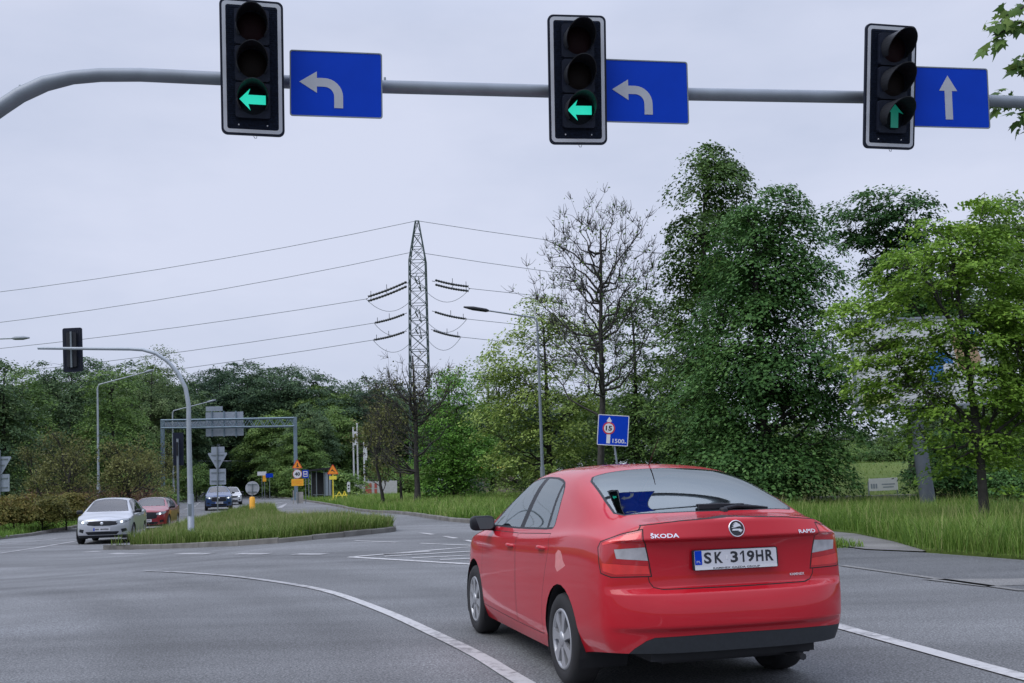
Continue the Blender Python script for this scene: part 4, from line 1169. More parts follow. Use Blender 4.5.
def backboard(mb_, fr, w=.62, h=1.33):
    mb_.prism(rrect(w, h, .06), .03, fr, 0, -.03)
def traffic_head(label, pos, face, arrow, kind_mat, lean=0.0, group='signal heads over the lanes'):
    """three-lens head on a bordered backboard; face = direction it looks"""
    t = thing('traffic_light', label, 'traffic light', pos, 0, group)
    n = Vector((face[0], face[1], face[2] if len(face) > 2 else 0)).normalized()
    x = Vector((0, 0, 1)).cross(n).normalized(); y = n.cross(x)
    fr = frame_of((0, 0, 0), x, y) @ Matrix.Rotation(lean, 4, 'Z')
    b = MB(); b.prism(rrect(.62, 1.33, .06), .03, fr, 0, -.03); b.build('backboard', M_navy, t)
    b = MB(); b.ring(rrect(.575, 1.285, .045), rrect(.505, 1.215, .025), .004, fr); b.build('reflective_border', M_border, t)
    b = MB(); b.prism(rrect(.50, 1.21, .02), .003, fr)
    for k in range(58): b.box(fr @ Vector((0, -.585 + k * .0205, .005)), (.49, .005, .005), rot=fr.to_3x3())
    b.build('louvre_panel', M_louvre, t)
    b = MB()
    for zz in (.39, .03, -.33):
        b.prism(rrect(.34, .345, .03, cy=zz), .05, fr, 0, .004)
    b.prism(rrect(.30, 1.10, .05, cy=.03), .22, fr, 0, -.25)
    b.build('lamp_housing', M_navy, t)
    for zz, lm, nm in ((.39, M_lensred, 'red_lens'), (.03, M_lensamb, 'amber_lens'), (-.33, M_lensgrn, 'green_lens')):
        c = fr @ Matrix.Translation((0, zz, .054))
        q = MB(); q.lathe([(.142, 0), (.13, .010), (.09, .022), (.04, .028), (0, .029)], c, 28); q.build(nm, lm, t)
        q = MB()   # hood: open below, longest at the top
        nn = 22; vv = []
        for k in range(nn + 1):
            a = R(-38 + 256 * k / nn)
            d = .05 + .25 * max(0, math.sin(a) * .55 + .45)
            for rr, zd in ((.150, 0), (.147, d), (.155, d), (.158, 0)):
                vv.append(c @ Vector((rr * math.cos(a), rr * math.sin(a), zd - .002)))
        ff = []
        for k in range(nn):
            for j in range(4): ff.append((4 * k + j, 4 * k + 4 + j, 4 * k + 4 + (j + 1) % 4, 4 * k + (j + 1) % 4))
        ff += [(0, 1, 2, 3), (4 * nn + 3, 4 * nn + 2, 4 * nn + 1, 4 * nn)]
        q.add(vv, ff, 0, False); q.build('visor', M_black, t)
    ar = [(-.13, 0), (-.025, .105), (-.045, .045), (.125, .045), (.125, -.045), (-.045, -.045), (-.025, -.105)]
    if arrow == 'up': ar = [(y_, -x_) for x_, y_ in ar]
    q = MB(); c = fr @ Matrix.Translation((0, -.33, .086)); q.prism(ar, .004, c); q.build('green_arrow', kind_mat, t)
    q = MB()
    for xx in (-.14, .14): q.lathe([(.008, 0), (.008, .006), (0, .008)], fr @ Matrix.Translation((xx, -.565, .004)), 8)
    q.tube([fr @ Vector((0.0, -.665, -.01)), fr @ Vector((.015, -.69, -.01)), fr @ Vector((.03, -.69, -.01)), fr @ Vector((.035, -.665, -.01))], .004, 6)
    q.build('fixings', M_border, t)
    # clamp to the arm behind
    q = MB(); q.box(fr @ Vector((0, 0, -.30)), (.10, .16, .12), rot=fr.to_3x3()); q.build('clamp', M_steel_d, t)
    return t

# ---- near mast arm over our lanes
BD = [(-5.4, 9.9), (-1.30, 10.75), (4.9, 11.55), (6.1, 11.75)]
def beamY(px): return float(np.interp(px, [0, 253, 580, 890, 1100], [10.25, 10.66, 11.16, 11.62, 11.95]))
bp_ = [at(px, py, beamY(px)) for px, py in ((-78, 260), (-70, 200), (-50, 152), (-22, 124), (2, 107), (20, 95), (45, 83.5), (72, 77.5), (100, 75), (140, 74.8), (220, 78.5), (385, 86.8), (548, 91.2), (690, 94.2), (862, 97.2), (990, 101), (1075, 104.5))]
base = bp_[0].copy(); base[2] = 0
bp_ = [base + np.array([0, 0, 0.02])] + [np.array([bp_[0][0], bp_[0][1], 2.4])] + bp_
t = thing('signal_mast', 'curved grey mast arm reaching over the lanes, carrying three lit signal heads', 'signal mast', tuple(base))
q = MB(); rel = [p - base for p in bp_]
q.tube(rel, [.10, .10] + [.085] * 3 + [.078] * 4 + [.068] * (len(rel) - 9), 16); q.build('arm', M_steel, t)
q = MB(); q.lathe([(.20, 0), (.20, .02), (.11, .02), (.105, .30), (.10, .30)], None, 20); q.build('foot', M_steel, t)
q = MB()
for k in (7, 13): q.lathe([(.012, 0), (.012, .05), (0, .055)], Matrix.Translation(Vector(rel[k]) + Vector((0, 0, .05))), 8)
q.build('bolt', M_steel_d, t)
_bd = Vector(bp_[-3]) - Vector(bp_[10]); _bd.normalize()
_nf = Vector((_bd.y, -_bd.x, 0)).normalized()      # across the arm, towards the traffic
def on_beam(px, py, fwd): 
    return Vector(at(px, py, beamY(px) + _nf.y * fwd))
def tilted(deg):
    v = Matrix.Rotation(R(deg), 3, 'Z') @ _nf; return Vector((v.x, v.y, -.13))
traffic_head('signal head with a lit green left arrow, at the curved end of the arm', on_beam(252.3, 68.0, .34), tilted(6), 'left', M_green_on, R(.2))
traffic_head('signal head with a lit green left arrow, at the middle of the arm', on_beam(577.7, 80.0, .34), tilted(0), 'left', M_green_on, R(.7))
_n3 = tilted(5)
traffic_head('signal head with a dim green upward arrow, at the far end of the arm', on_beam(890.5, 87.0, .34), _n3, 'up', M_green_dim, R(.6))

def turn_sign(label, pos, kind, lean=0.0):
    t = thing('lane_sign', label, 'road sign', pos, 0, 'blue lane signs on the mast arm')
    x = Vector((0, 0, 1)).cross(_nf).normalized()
    fr = frame_of((0, 0, 0), x, (0, 0, 1)) @ Matrix.Rotation(lean, 4, 'Z')
    q = MB(); q.prism(rrect(.93, .68, .025), .012, fr, 0, -.012); q.build('panel', M_blue, t)
    q = MB(); q.ring(rrect(.94, .69, .028), rrect(.915, .665, .022), .006, fr, 0, -.002); q.build('rim', M_steel_d, t)
    q = MB()
    q.prism(arrow_left() if kind == 'left' else arrow_up(), .003, fr @ Matrix.Translation((.0 if kind == 'left' else -.02, 0.0, 0)), 0, .0005)
    q.build('arrow', M_signgrey, t)
    q = MB()
    for yy in (-.2, .2): q.box(fr @ Vector((0, yy, -.03)), (.80, .04, .03), rot=fr.to_3x3())
    q.box(fr @ Vector((0, 0, -.10)), (.08, .45, .10), rot=fr.to_3x3())
    q.build('bracket', M_steel_d, t)
turn_sign('blue sign with bent left arrow, beside the signal head at the curved end', on_beam(336.3, 84.4, .20), 'left', R(-.6))
turn_sign('blue sign with bent left arrow, partly behind the middle signal head', on_beam(646.0, 91.8, .18), 'left', R(-.3))
turn_sign('blue sign with a straight upward arrow, partly behind the far signal head', on_beam(950, 97.6, .18), 'up', R(-.1))

# ---- far mast on the island, its head seen from behind
p0 = ground_at(190.5, 31.8); Y0 = 31.8
def rel_to(p, px, py, Y): return Vector(at(px, py, Y) - p)
t = thing('signal_mast', 'grey curved mast on the grassy island with an arm to the left', 'signal mast', tuple(p0))
q = MB()
pts = [Vector((0, 0, 0)), Vector((-.01, 0, 1.6)), rel_to(p0, 189.0, 440, Y0), rel_to(p0, 188.6, 405, Y0), rel_to(p0, 185.5, 388, Y0), rel_to(p0, 178, 373, Y0), rel_to(p0, 168, 361.5, Y0), rel_to(p0, 156, 353.5, Y0), rel_to(p0, 143, 349.8, Y0), rel_to(p0, 130, 349, Y0), rel_to(p0, 38, 348.2, Y0)]
q.tube(pts, [.085, .085, .075, .07, .065, .062, .058, .055, .052, .05, .042], 12); q.build('arm', M_steel_p, t)
q = MB(); q.lathe([(.16, 0), (.16, .03), (.10, .03), (.095, 1.5), (.085, 1.52)], None, 16); q.build('foot', M_steel, t)
q = MB(); q.box((0.0, -.095, 1.05), (.10, .02, .35)); q.build('hatch', M_steel_d, t)
hp = Vector(at(73, 350, Y0 + .25))
t = thing('traffic_light', 'black back of a signal head on the island mast arm', 'traffic light', hp)
fr = frame_of((0, 0, 0), (-1, 0, 0), (0, 0, 1)) @ Matrix.Rotation(R(-1.2), 4, 'Z')     # looks away from us
q = MB(); q.prism(rrect(.60, 1.36, .06), .03, fr, 0, -.03); q.build('backboard', M_navy, t)
q = MB()
for k in range(-4, 5): q.box(fr @ Vector((k * .06, .42, -.034)), (.02, .36, .01), rot=fr.to_3x3())
for k in range(-4, 5): q.box(fr @ Vector((k * .06, -.42, -.034)), (.02, .36, .01), rot=fr.to_3x3())
q.build('louvre_panel', M_black, t)
q = MB(); q.prism(rrect(.30, 1.06, .04), .12, fr, 0, -.12)
q.build('lamp_housing', M_black, t)
q = MB(); q.box(fr @ Vector((0, 0, -.14)), (.05, 1.1, .03), rot=fr.to_3x3()); q.build('support_strap', M_steel_d, t)
for zz in (.36, 0, -.36):
    q = MB(); q.lathe([(.15, 0), (.15, .2), (.145, .2), (.14, .02), (0, .03)], fr @ Matrix.Translation((0, zz, 0)), 20); q.build('visor', M_black, t)

# ---- second signal mast far back on the island side (dark backs one above the other)
p1 = ground_at(178, 62.0)
t = thing('traffic_light', 'tall black signal back standing at the left foot of the gantry', 'traffic light', tuple(p1))
q = MB(); q.tube([(0, 0, 0), (0, 0, 4.6)], .07, 10); q.build('pole', M_steel, t)
fr = frame_of((0, 0, 0), (-1, 0, 0), (0, 0, 1))
q = MB(); q.prism(rrect(.62, 1.95, .05, cy=4.0), .04, fr, 0, .10); q.prism(rrect(.34, 1.5, .05, cy=4.0), .2, fr, 0, .14); q.build('backboard', M_navy, t)
q = MB(); q.box((0, -.08, 4.0), (.1, .1, .8)); q.build('clamp', M_black, t)

# ---- signs on posts
def post(name, label, p, h, r, m, cat='road sign', group=None, lean=(0, 0)):
    t = thing(name, label, cat, tuple(p), 0, group)
    q = MB(); q.tube([(0, 0, -.05), (lean[0] * h, lean[1] * h, h)], r, 10); q.build('post', m, t); return t
def tri(s, up=True):
    h = s * .866; k = 1 if up else -1
    pts = []
    for ang in ((90, 210, 330) if up else (270, 30, 150)):
        cx, cy = (s / math.sqrt(3) - .10) * math.cos(R(ang)), (s / math.sqrt(3) - .10) * math.sin(R(ang))
        for da in (-60, -30, 0, 30, 60): pts.append((cx + .05 * math.cos(R(ang + da)), cy + .05 * math.sin(R(ang + da))))
    return pts
def toward(p):   # frame that looks back at the junction
    d = Vector((-p[0] * .6, -p[1], 0)).normalized()
    return d, Vector((0, 0, 1)).cross(d)
# weight-limit sign on a leaning post
p = ground_at(624, 31.5); t = post('road_sign', 'blue weight limit sign on a leaning post, behind the bright red car', p, 3.2, .03, M_steel, lean=(-.11, 0))
fr = frame_of((-.285, -.05, 2.75), (1, -.02, -.085), (0.085, 0, 1))
q = MB(); q.prism(rrect(.93, .92, .03), .012, fr, 0, -.012); so = q.build('panel', M_blue, t)
q = MB(); q.ring(rrect(.93, .92, .03), rrect(.885, .875, .02), .004, fr, 0, .0005); q.build('border', M_white, so)
q = MB(); ax = -.13
q.prism([(ax - .055, -.40), (ax + .055, -.40), (ax + .055, .26), (ax + .085, .26), (ax, .40), (ax - .085, .26), (ax - .055, .26)], .003, fr, 0, .0005); q.build('arrow', M_white, so)
q = MB(); q.prism(circle(.185, 28, ax, .055), .003, fr, 0, .004); ro = q.build('red_ring', M_red_s, so)
q = MB(); q.prism(circle(.145, 28, ax, .055), .002, fr, 0, .0075); q.build('disc', M_white, ro)
q = MB(); v, f = text_geo('15', .2, bold=.008); xs = [k.x for k in v]; ys = [k.y for k in v]
q.add([fr @ Vector(((k.x - (max(xs) + min(xs)) / 2) * .19 / (max(xs) - min(xs)) + ax, (k.y - (max(ys) + min(ys)) / 2) * .15 / (max(ys) - min(ys)) + .055, .0105)) for k in v], f); q.build('numerals', M_ink, ro)
q = MB(); v, f = text_geo('1500', .2, bold=.003); xs = [k.x for k in v]; ys = [k.y for k in v]
q.add([fr @ Vector(((k.x - (max(xs) + min(xs)) / 2) * .35 / (max(xs) - min(xs)) + .175, (k.y - (max(ys) + min(ys)) / 2) * .125 / (max(ys) - min(ys)) - .315, .003)) for k in v], f)
v, f = text_geo('m', .1, bold=.002); xs = [k.x for k in v]; ys = [k.y for k in v]
q.add([fr @ Vector(((k.x - (max(xs) + min(xs)) / 2) * .05 / (max(xs) - min(xs)) + .385, (k.y - (max(ys) + min(ys)) / 2) * .04 / (max(ys) - min(ys)) - .36, .003)) for k in v], f)
q.build('distance_lettering', M_white, so)
q = MB(); q.box(fr @ Vector((0, .25, -.03)), (.6, .04, .03), rot=fr.to_3x3()); q.box(fr @ Vector((0, -.25, -.03)), (.6, .04, .03), rot=fr.to_3x3()); q.build('bracket', M_steel_d, t)

# sign backs on the island
def sign_backs(label, p, group, with_top=True):
    t = post('road_sign', label, p, 3.95, .035, M_steel_d, group=group)
    f = frame_of((0, .06, 0), (-1, 0, 0), (0, 0, 1))
    if with_top:
        q = MB(); q.prism(rrect(.72, .34, .02, cx=-.02, cy=3.78), .01, f); q.build('name_plate', M_signback, t)
    q = MB(); q.prism([(x, y + 3.30) for x, y in tri(1.12, False)], .012, f); o = q.build('give_way_plate', M_signback, t)
    q = MB()
    for yy, ww in ((3.5, .7), (3.2, .36)): q.box((0, .04, yy), (ww, .03, .05))
    q.build('rail', M_steel_d, o)
    q = MB(); q.prism(rrect(.88, .86, .03, cy=2.32), .012, f); o = q.build('square_plate', M_signback, t)
    q = MB()
    for yy in (2.1, 2.55): q.box((0, .04, yy), (.7, .03, .05))
    q.build('rail', M_steel_d, o)
sign_backs('triangle and square sign backs on one post, in front of the dark blue off-roader', ground_at(217.5, 57), 'sign backs on posts')
sign_backs('triangle and square sign backs on the left verge, cut off by the picture edge', ground_at(0, 52), 'sign backs on posts', False)
# bollard with a round sign back
p = ground_at(252, 61.5); t = thing('bollard', 'yellow bollard with a round sign back at the far tip of the island', 'bollard', tuple(p))
q = MB(); q.tube([(0, 0, 0), (0, 0, 1.02), (0, 0, 1.08)], [.17, .16, .10], 16); q.build('body', M_yellow, t)
q = MB(); f = frame_of((0, .06, 0), (-1, 0, 0), (0, 0, 1)); q.prism(circle(.41, 28, 0, 1.58), .012, f); o = q.build('round_plate', mat('pale_sign_back', (0.36, 0.38, 0.42), .6, .2), t)
q = MB(); 
for yy in (1.36, 1.80): q.box((0, .035, yy), (.56, .03, .05))
q.tube([(0, 0, 1.05), (0, 0, 1.85)], .03, 8); q.build('rail', M_steel_d, o)

# works signs: triangle, speed roundel, plate, on one post
def plate_on(t, poly, z, f, m, name, y0=0.0, d=.012):
    q = MB(); q.prism([(x, y + z) for x, y in poly], d, f, 0, y0); return q.build(name, m, t)
p = ground_at(297.5, 84); t = post('works_sign', 'orange triangle over a speed 40 roundel and an orange plate, beside the bus stop sign', p, 3.7, .035, M_steel_d)
d, x = toward(p); f = frame_of((d.x * .05, d.y * .05, 0), x, (0, 0, 1))
zc_ = lambda py: float(at(297, py, 84)[2] - p[2])
o = plate_on(t, tri(.86), zc_(465) - .02, f, M_orange, 'triangle')
q = MB(); oo, ii = tri(.86), tri(.70); q.ring([(a, b + zc_(465) - .02) for a, b in oo], [(a, b + zc_(465) - .02) for a, b in ii], .003, f, 0, .0125); q.build('triangle_border', M_red_s, o)
plate_on(o, [(-.10, -.16), (.14, -.16), (.05, 0), (.06, .10), (0, .2), (-.04, .05), (-.02, -.05)], zc_(465), f, M_ink, 'digging_figure', .013, .002)
o = plate_on(t, circle(.37, 26), zc_(474), f, M_red_s, 'roundel')
plate_on(o, circle(.335, 26), zc_(474), f, M_white, 'disc', .0125, .002)
q = MB(); v, ff = text_geo('40', .3, bold=.012); xs = [k.x for k in v]; ys = [k.y for k in v]
q.add([f @ Vector(((k.x - (max(xs) + min(xs)) / 2) * .42 / (max(xs) - min(xs)), (k.y - (max(ys) + min(ys)) / 2) * .30 / (max(ys) - min(ys)) + zc_(474), .016)) for k in v], ff); q.build('numerals', M_ink, o)
o = plate_on(t, rrect(.95, .56, .03), zc_(482.4), f, M_yellow, 'lower_plate')
q = MB()
for k, yy in enumerate((.08, -.06)): q.prism(rrect(.5, .05, .01, cx=.08, cy=zc_(482.4) + yy), .002, f, 0, .0125)
q.prism(rrect(.06, .3, .01, cx=-.34, cy=zc_(482.4)), .002, f, 0, .0125); q.build('plate_marks', M_orange, o)
q = MB(); q.box((-.35, 0, .55), (.06, .06, 1.1)); q.box((.15, .1, .5), (.55, .05, .9)); q.build('base_board', M_concrete, t)
# bus stop sign
p = ground_at(305.5, 85); t = post('bus_stop_sign', 'small blue bus stop sign beside the orange works sign', p, float(at(305, 469.5, 85)[2] - p[2]), .03, M_steel_d)
d, x = toward(p); f = frame_of((d.x * .04, d.y * .04, 0), x, (0, 0, 1)); z_ = float(at(305, 474, 85)[2] - p[2])
o = plate_on(t, rrect(.50, .66, .03), z_, f, M_blue, 'panel')
q = MB(); q.prism(rrect(.34, .46, .03, cy=z_), .002, f, 0, .0125); q.build('white_field', M_white, o)
q = MB(); q.prism(rrect(.22, .12, .03, cy=z_ + .1), .002, f, 0, .015); q.prism(rrect(.26, .10, .03, cy=z_ - .1), .002, f, 0, .015); q.build('bus_symbol', M_blue, o)
# deer warning
p = ground_at(333, 88); zz = lambda py: float(at(333, py, 88)[2] - p[2])
t = post('warning_sign', 'orange triangle sign with a leaping animal, on a yellow stand by the bus shelter', p, zz(468), .05, M_yellow_l)
d, x = toward(p); f = frame_of((d.x * .06, d.y * .06, 0), x, (0, 0, 1))
o = plate_on(t, tri(1.0), zz(470.8), f, M_orange, 'triangle')
q = MB(); oo, ii = tri(1.0), tri(.86); q.ring([(a, b + zz(470.8)) for a, b in oo], [(a, b + zz(470.8)) for a, b in ii], .003, f, 0, .0125); q.build('triangle_border', M_red_s, o)
plate_on(o, [(-.16, -.06), (-.06, .0), (.06, -.05), (.15, -.12), (.17, -.09), (.08, .02), (-.02, .09), (-.02, .2), (-.06, .12), (-.12, .06), (-.18, -.03)], zz(470.8), f, M_ink, 'leaping_animal', .013, .002)
plate_on(t, rrect(.62, .30, .02), zz(477.8), f, M_yellow_l, 'lower_plate')
q = MB(); q.box((0, 0, .18), (.75, .5, .16)); q.box((0, 0, .08), (.3, .9, .12)); q.build('stand', M_yellow_l, t)
p = ground_at(340, 90); t = thing('barrier_legs', 'jumble of yellow barrier frames on the verge by the leaping animal sign', 'barrier', tuple(p))
q = MB()
for a, b in (((-.5, 0, 0), (-.1, 0, .8)), ((-.1, 0, .8), (.4, 0, .0)), ((.0, .2, .0), (.35, .2, .85)), ((.35, .2, .85), (.6, .2, .0)), ((-.5, .1, .45), (.6, .1, .5))): q.tube([a, b], .05, 6)
q.build('frame', M_yellow_l, t)
# small signs far down the road
for px, py, w, h, m, lab in ((262, 473.5, .9, .4, M_white, 'small white direction plate far down the road'), (269.5, 475.5, .75, .42, M_blue, 'small blue plate far down the road, right of the white one'), (264.5, 478.5, .36, .62, M_yellow, 'small yellow plate far down the road below the white one')):
    p = ground_at(px, 108); z_ = float(at(px, py, 108)[2] - p[2])
    t = post('roadside_sign', lab, p, z_ + h / 2, .03, M_steel_d, group='small signs far down the road'); d, x = toward(p); f = frame_of((d.x * .04, d.y * .04, 0), x, (0, 0, 1))
    plate_on(t, rrect(w, h, .03), z_, f, m, 'panel')

# ---- gantry over the road
pl, pr = ground_at(163, 100), ground_at(296, 100)
t = thing('road_gantry', 'blue grey lattice gantry across the road with sign backs', 'gantry', tuple((pl + pr) / 2))
cen = (pl + pr) / 2; L = Vector(pl - cen); Rr = Vector(pr - cen)
zt = float(at(163, 420.5, 100)[2] - cen[2]); zb_ = float(at(163, 428.3, 100)[2] - cen[2]); ztr = float(at(296, 418, 100)[2] - cen[2]); zbr = float(at(296, 426.3, 100)[2] - cen[2])
M_gan = mat('gantry_steel', (0.16, 0.22, 0.27), 0.55, 0.25)
for e, zz in ((L, zt), (Rr, ztr)):
    q = MB(); q.box(e + Vector((0, 0, zz / 2)), (.31, .31, zz + .2)); q.box(e + Vector((0, 0, .1)), (.8, .8, .3)); q.build('post', M_gan, t)
q = MB()
for yy in (-.45, .45):
    for (a, b) in ((zt, ztr), (zb_, zbr)):
        q.tube([L + Vector((0, yy, a)), Rr + Vector((0, yy, b))], .078, 4, smooth=False)
    nseg = 26
    for k in range(nseg):
        f0, f1 = k / nseg, (k + 1) / nseg
        A = L.lerp(Rr, f0) + Vector((0, yy, (zt if k % 2 else zb_) * (1 - f0) + (ztr if k % 2 else zbr) * f0))
        B = L.lerp(Rr, f1) + Vector((0, yy, (zb_ if k % 2 else zt) * (1 - f1) + (zbr if k % 2 else ztr) * f1))
        q.tube([A, B], .034, 4, smooth=False)
q.build('truss', M_gan, t)
def gpt(px, py, dy=0): return Vector(at(px, py, 100 + dy) - cen)
q = MB()
def gpanel(x0, x1, y0, y1, dy=.8):
    a, b = gpt(x0, y1, dy), gpt(x1, y0, dy)
    q.box((a + b) / 2, (abs(b.x - a.x), .08, abs(b.z - a.z)))
gpanel(206, 243.2, 411.5, 436.5); gpanel(206, 222.5, 406.2, 411.4)
q2 = q; qo = q.build('sign_board', M_signback, t)
q = MB()
for x_ in (212, 224, 236): 
    a, b = gpt(x_, 437, .7), gpt(x_, 411, .7); q.box((a + b) / 2, (.10, .1, abs(b.z - a.z)))
q.build('board_rib', M_gan, qo)
q = MB(); a, b = gpt(165, 427.3, .8), gpt(206, 421.0, .8); q.box((a + b) / 2, (abs(b.x - a.x), .08, abs(b.z - a.z) * .9)); q.build('walkway_panel', M_signback, t)

# overhead sign backs and a crossbar further down the road
p = ground_at(214, 128); t = thing('road_gantry', 'thin bar across the road with small sign backs, beyond the larger gantry', 'gantry', tuple(p))
def fpt(px, py): return Vector(at(px, py, 128) - p)
q = MB(); q.tube([fpt(199, 461.5), fpt(252, 461)], .09, 6); q.tube([Vector((fpt(199, 461).x, 0, 0)), fpt(199, 461.5)], .12, 8); q.build('bar', M_steel, t)
q = MB()
a, b = fpt(206, 459), fpt(220, 444); q.box((a + b) / 2, (abs(b.x - a.x), .06, abs(b.z - a.z))); q.build('sign_board', M_signback, t)
q = MB(); q.box(fpt(252, 461), (.15, .2, .7)); q.build('end_lamp', M_white, t)

# ---- street lamps
def street_lamp(label, pole_px, top_py, D, arm_end, tip_dark=False, r=.09, group='street lamps by the road', head=.75):
    p = ground_at(pole_px, D); t = thing('street_lamp', label, 'street lamp', tuple(p), 0, group)
    top = Vector(at(pole_px - (1 if not tip_dark else 6), top_py, D) - p)
    e = Vector(at(arm_end[0], arm_end[1], D) - p)
    dx = (e - top)
    q = MB(); q.tube([(0, 0, 0), top * .2], r * 1.45, 10); q.tube([top * .2, top * .85 + Vector((0, 0, 0)), top - Vector((0, 0, .25)), top + dx.normalized() * .12 + Vector((0, 0, .0)), top + dx * .35, e], [r, r * .75, r * .65, r * .6, r * .5, r * .45], 10)
    q.build('pole', M_steel_p if not tip_dark else M_steel, t)
    u = dx.normalized(); q = MB()
    q.tube([e - u * .1, e + u * .05, e + u * head * .6, e + u * head], [.05, .10, .11, .04], 8)
    q.build('lantern', M_black if tip_dark else M_steel, t)
    return t
street_lamp('tall grey street lamp standing behind the silver hatchback', 98.5, 385, 80, (146, 372), head=.6)
street_lamp('grey street lamp left of the dark signal back, under the gantry', 173.5, 411, 100, (208, 402), head=.8)
street_lamp('distant street lamp with a short arm, seen just under the gantry sign backs', 196, 445, 150, (222, 433.5), head=.8)
street_lamp('street lamp with a dark arm reaching left, among trees behind the bright red car', 543, 318, 55, (487, 310.5), True, head=1.25)
t0 = street_lamp('street lamp whose pale lantern alone reaches in at the left picture edge', -60, 341, 57, (14, 338.3), head=.85)

# ---- pylon and its lines
PD = 130.0; pp = ground_at(421, PD)
t = thing('pylon', 'tall lattice electricity pylon above the trees', 'pylon', tuple(pp))
def ppt(px, py): return Vector(at(px, py, PD) - pp)
ztop = ppt(417, 221).z
def half(z):
    k = z / ztop
    if k > .85: return .20 + (1 - k) / .15 * .80
    return 1.00 + (.85 - k) * .35
def xoff(z): return (ppt(417, 221).x) * z / ztop
lev = [ztop * k for k in (0, .10, .20, .30, .40, .46, .52, .58, .635, .69, .745, .80, .85, .90, .95, 1.0)]
legs, brace = MB(), MB()
def cor(z, sx, sy): h = half(z); return Vector((xoff(z) + sx * h, sy * h, z))
for sx in (-1, 1):
    for sy in (-1, 1): legs.tube([cor(z, sx, sy) for z in lev], .075, 4, smooth=False)
for a, b in zip(lev[:-1], lev[1:]):
    for k, (s1, s2) in enumerate((((-1, -1), (1, -1)), ((1, -1), (1, 1)), ((1, 1), (-1, 1)), ((-1, 1), (-1, -1)))):
        brace.tube([cor(a, *s1), cor(b, *s2)], .034, 4, smooth=False); brace.tube([cor(a, *s2), cor(b, *s1)], .034, 4, smooth=False)
        brace.tube([cor(b, *s1), cor(b, *s2)], .04, 4, smooth=False)
legs.build('legs_frame', M_pylon, t); brace.build('lattice', M_pylon, t)
arms = MB()
for z in (ppt(420, 285).z, ppt(420, 318).z, ppt(420, 335).z):
    for k in (-1, 1):
        arms.tube([Vector((xoff(z), k * half(z), z)), Vector((xoff(z), k * 4.2, z + .1))], .09, 4); arms.tube([Vector((xoff(z), k * half(z), z + 1.2)), Vector((xoff(z), k * 4.2, z + .1))], .06, 4)
arms.build('cross_arm', M_pylon, t)
M_ins = mat('insulator_glaze', (0.02, 0.025, 0.028), 0.3)
M_wire = mat('wire', (0.20, 0.22, 0.24), 0.6, 0.4)
ends = {}
for (a, b, n, dbl) in (((410, 282), (366, 299), 'l', 1), ((407, 313), (374, 323), 'l', 0), ((407, 331), (373, 340), 'l', 0), ((432, 281), (470, 288.5), 'r', 1), ((432, 311), (467, 319), 'r', 0), ((431, 329.5), (461, 337), 'r', 0)):
    A, B = ppt(*a), ppt(*b); u = (B - A)
    q = MB(); q.tube([A, A + u * .08], .04, 5)
    for off in ((-.28, .28) if dbl else (0,)):
        o = Vector((0, .3 if off else 0, off))
        pts = []; rr = []
        for i in range(28):
            f_ = .08 + .88 * i / 27; pts.append(A + u * f_ + o - Vector((0, 0, .13 * math.sin(math.pi * f_)))); rr.append(.18 if i % 2 else .11)
        q.tube(pts, rr, 6)
        q.tube([pts[14], pts[14] + Vector((0, 0, .75))], .035, 4); q.tube([pts[25], pts[25] + Vector((0, 0, .6))], .035, 4)
    q.tube([A + u * .96, B], .05, 5); q.build('insulator_string', M_ins, t); ends[(n, a[1])] = B
q = MB()
def sagline(mb, P0, dxs, span, sag, rise, y_slope, r=.035, n=26):
    pts = []
    for k in range(n + 1):
        f_ = k / n; pts.append(P0 + Vector((dxs * span * f_, y_slope * span * f_, rise * f_ - 4 * sag * f_ * (1 - f_))))
    mb.tube(pts, r, 4, smooth=False)
for a, b in (((417, 221), None), ((414, 252), None)):
    for s in (-1, 1): sagline(q, ppt(*a) + Vector((s * .2, 0, 0)), s, 210, 9.5, -1, 0.02)
for k, B in ends.items():
    sagline(q, B, -1 if k[0] == 'l' else 1, 205, 7.0, 0, 0.02)
for (z1, pl_, pr_) in ((0, ends[('l', 282)], ends[('r', 281)]), (1, ends[('l', 313)], ends[('r', 311)]), (2, ends[('l', 331)], ends[('r', 329.5)])):
    for P_, s in ((pl_, -1), (pr_, 1)):
        C_ = Vector((xoff(P_.z) + s * 1.1, 1.2, P_.z - .2))
        q.tube([P_.lerp(C_, f_) - Vector((0, 0, 3.4 * 4 * f_ * (1 - f_) * .42)) for f_ in np.linspace(0, 1, 12)], .03, 4, smooth=False)
q.build('power_lines', M_wire, t)

# ---- bus shelter
p = ground_at(321, 97); t = thing('bus_shelter', 'dark bus shelter between the bus stop sign and the leaping animal sign', 'shelter', tuple(p))
def spt(px, py): return Vector(at(px, py, 97) - p)
w = abs(spt(332, 480).x - spt(310, 480).x); hh = spt(320, 469.5).z
q = MB(); q.box((0, 0, hh), (w * 1.15, 1.8, .16), rot=Matrix.Rotation(R(-5), 3, 'Y')); q.build('roof', M_black, t)
q = MB()
for sx in (-1, -.3, .4, 1): q.tube([(sx * w / 2, -.6, 0), (sx * w / 2, -.6, hh)], .05, 6)
for sx in (-1, 1): q.tube([(sx * w / 2, .7, 0), (sx * w / 2, .7, hh)], .05, 6)
q.build('frame', M_steel_d, t)
q = MB(); q.box((0, .72, hh * .5), (w, .03, hh * .8)); q.build('back_panel', M_dark, t)
q = MB(); q.box((w * .30, -.5, hh * .52), (w * .14, .04, hh * .75)); q.box((w * .45, -.55, hh * .52), (w * .08, .04, hh * .75)); q.build('notice_panel', M_signback, t)
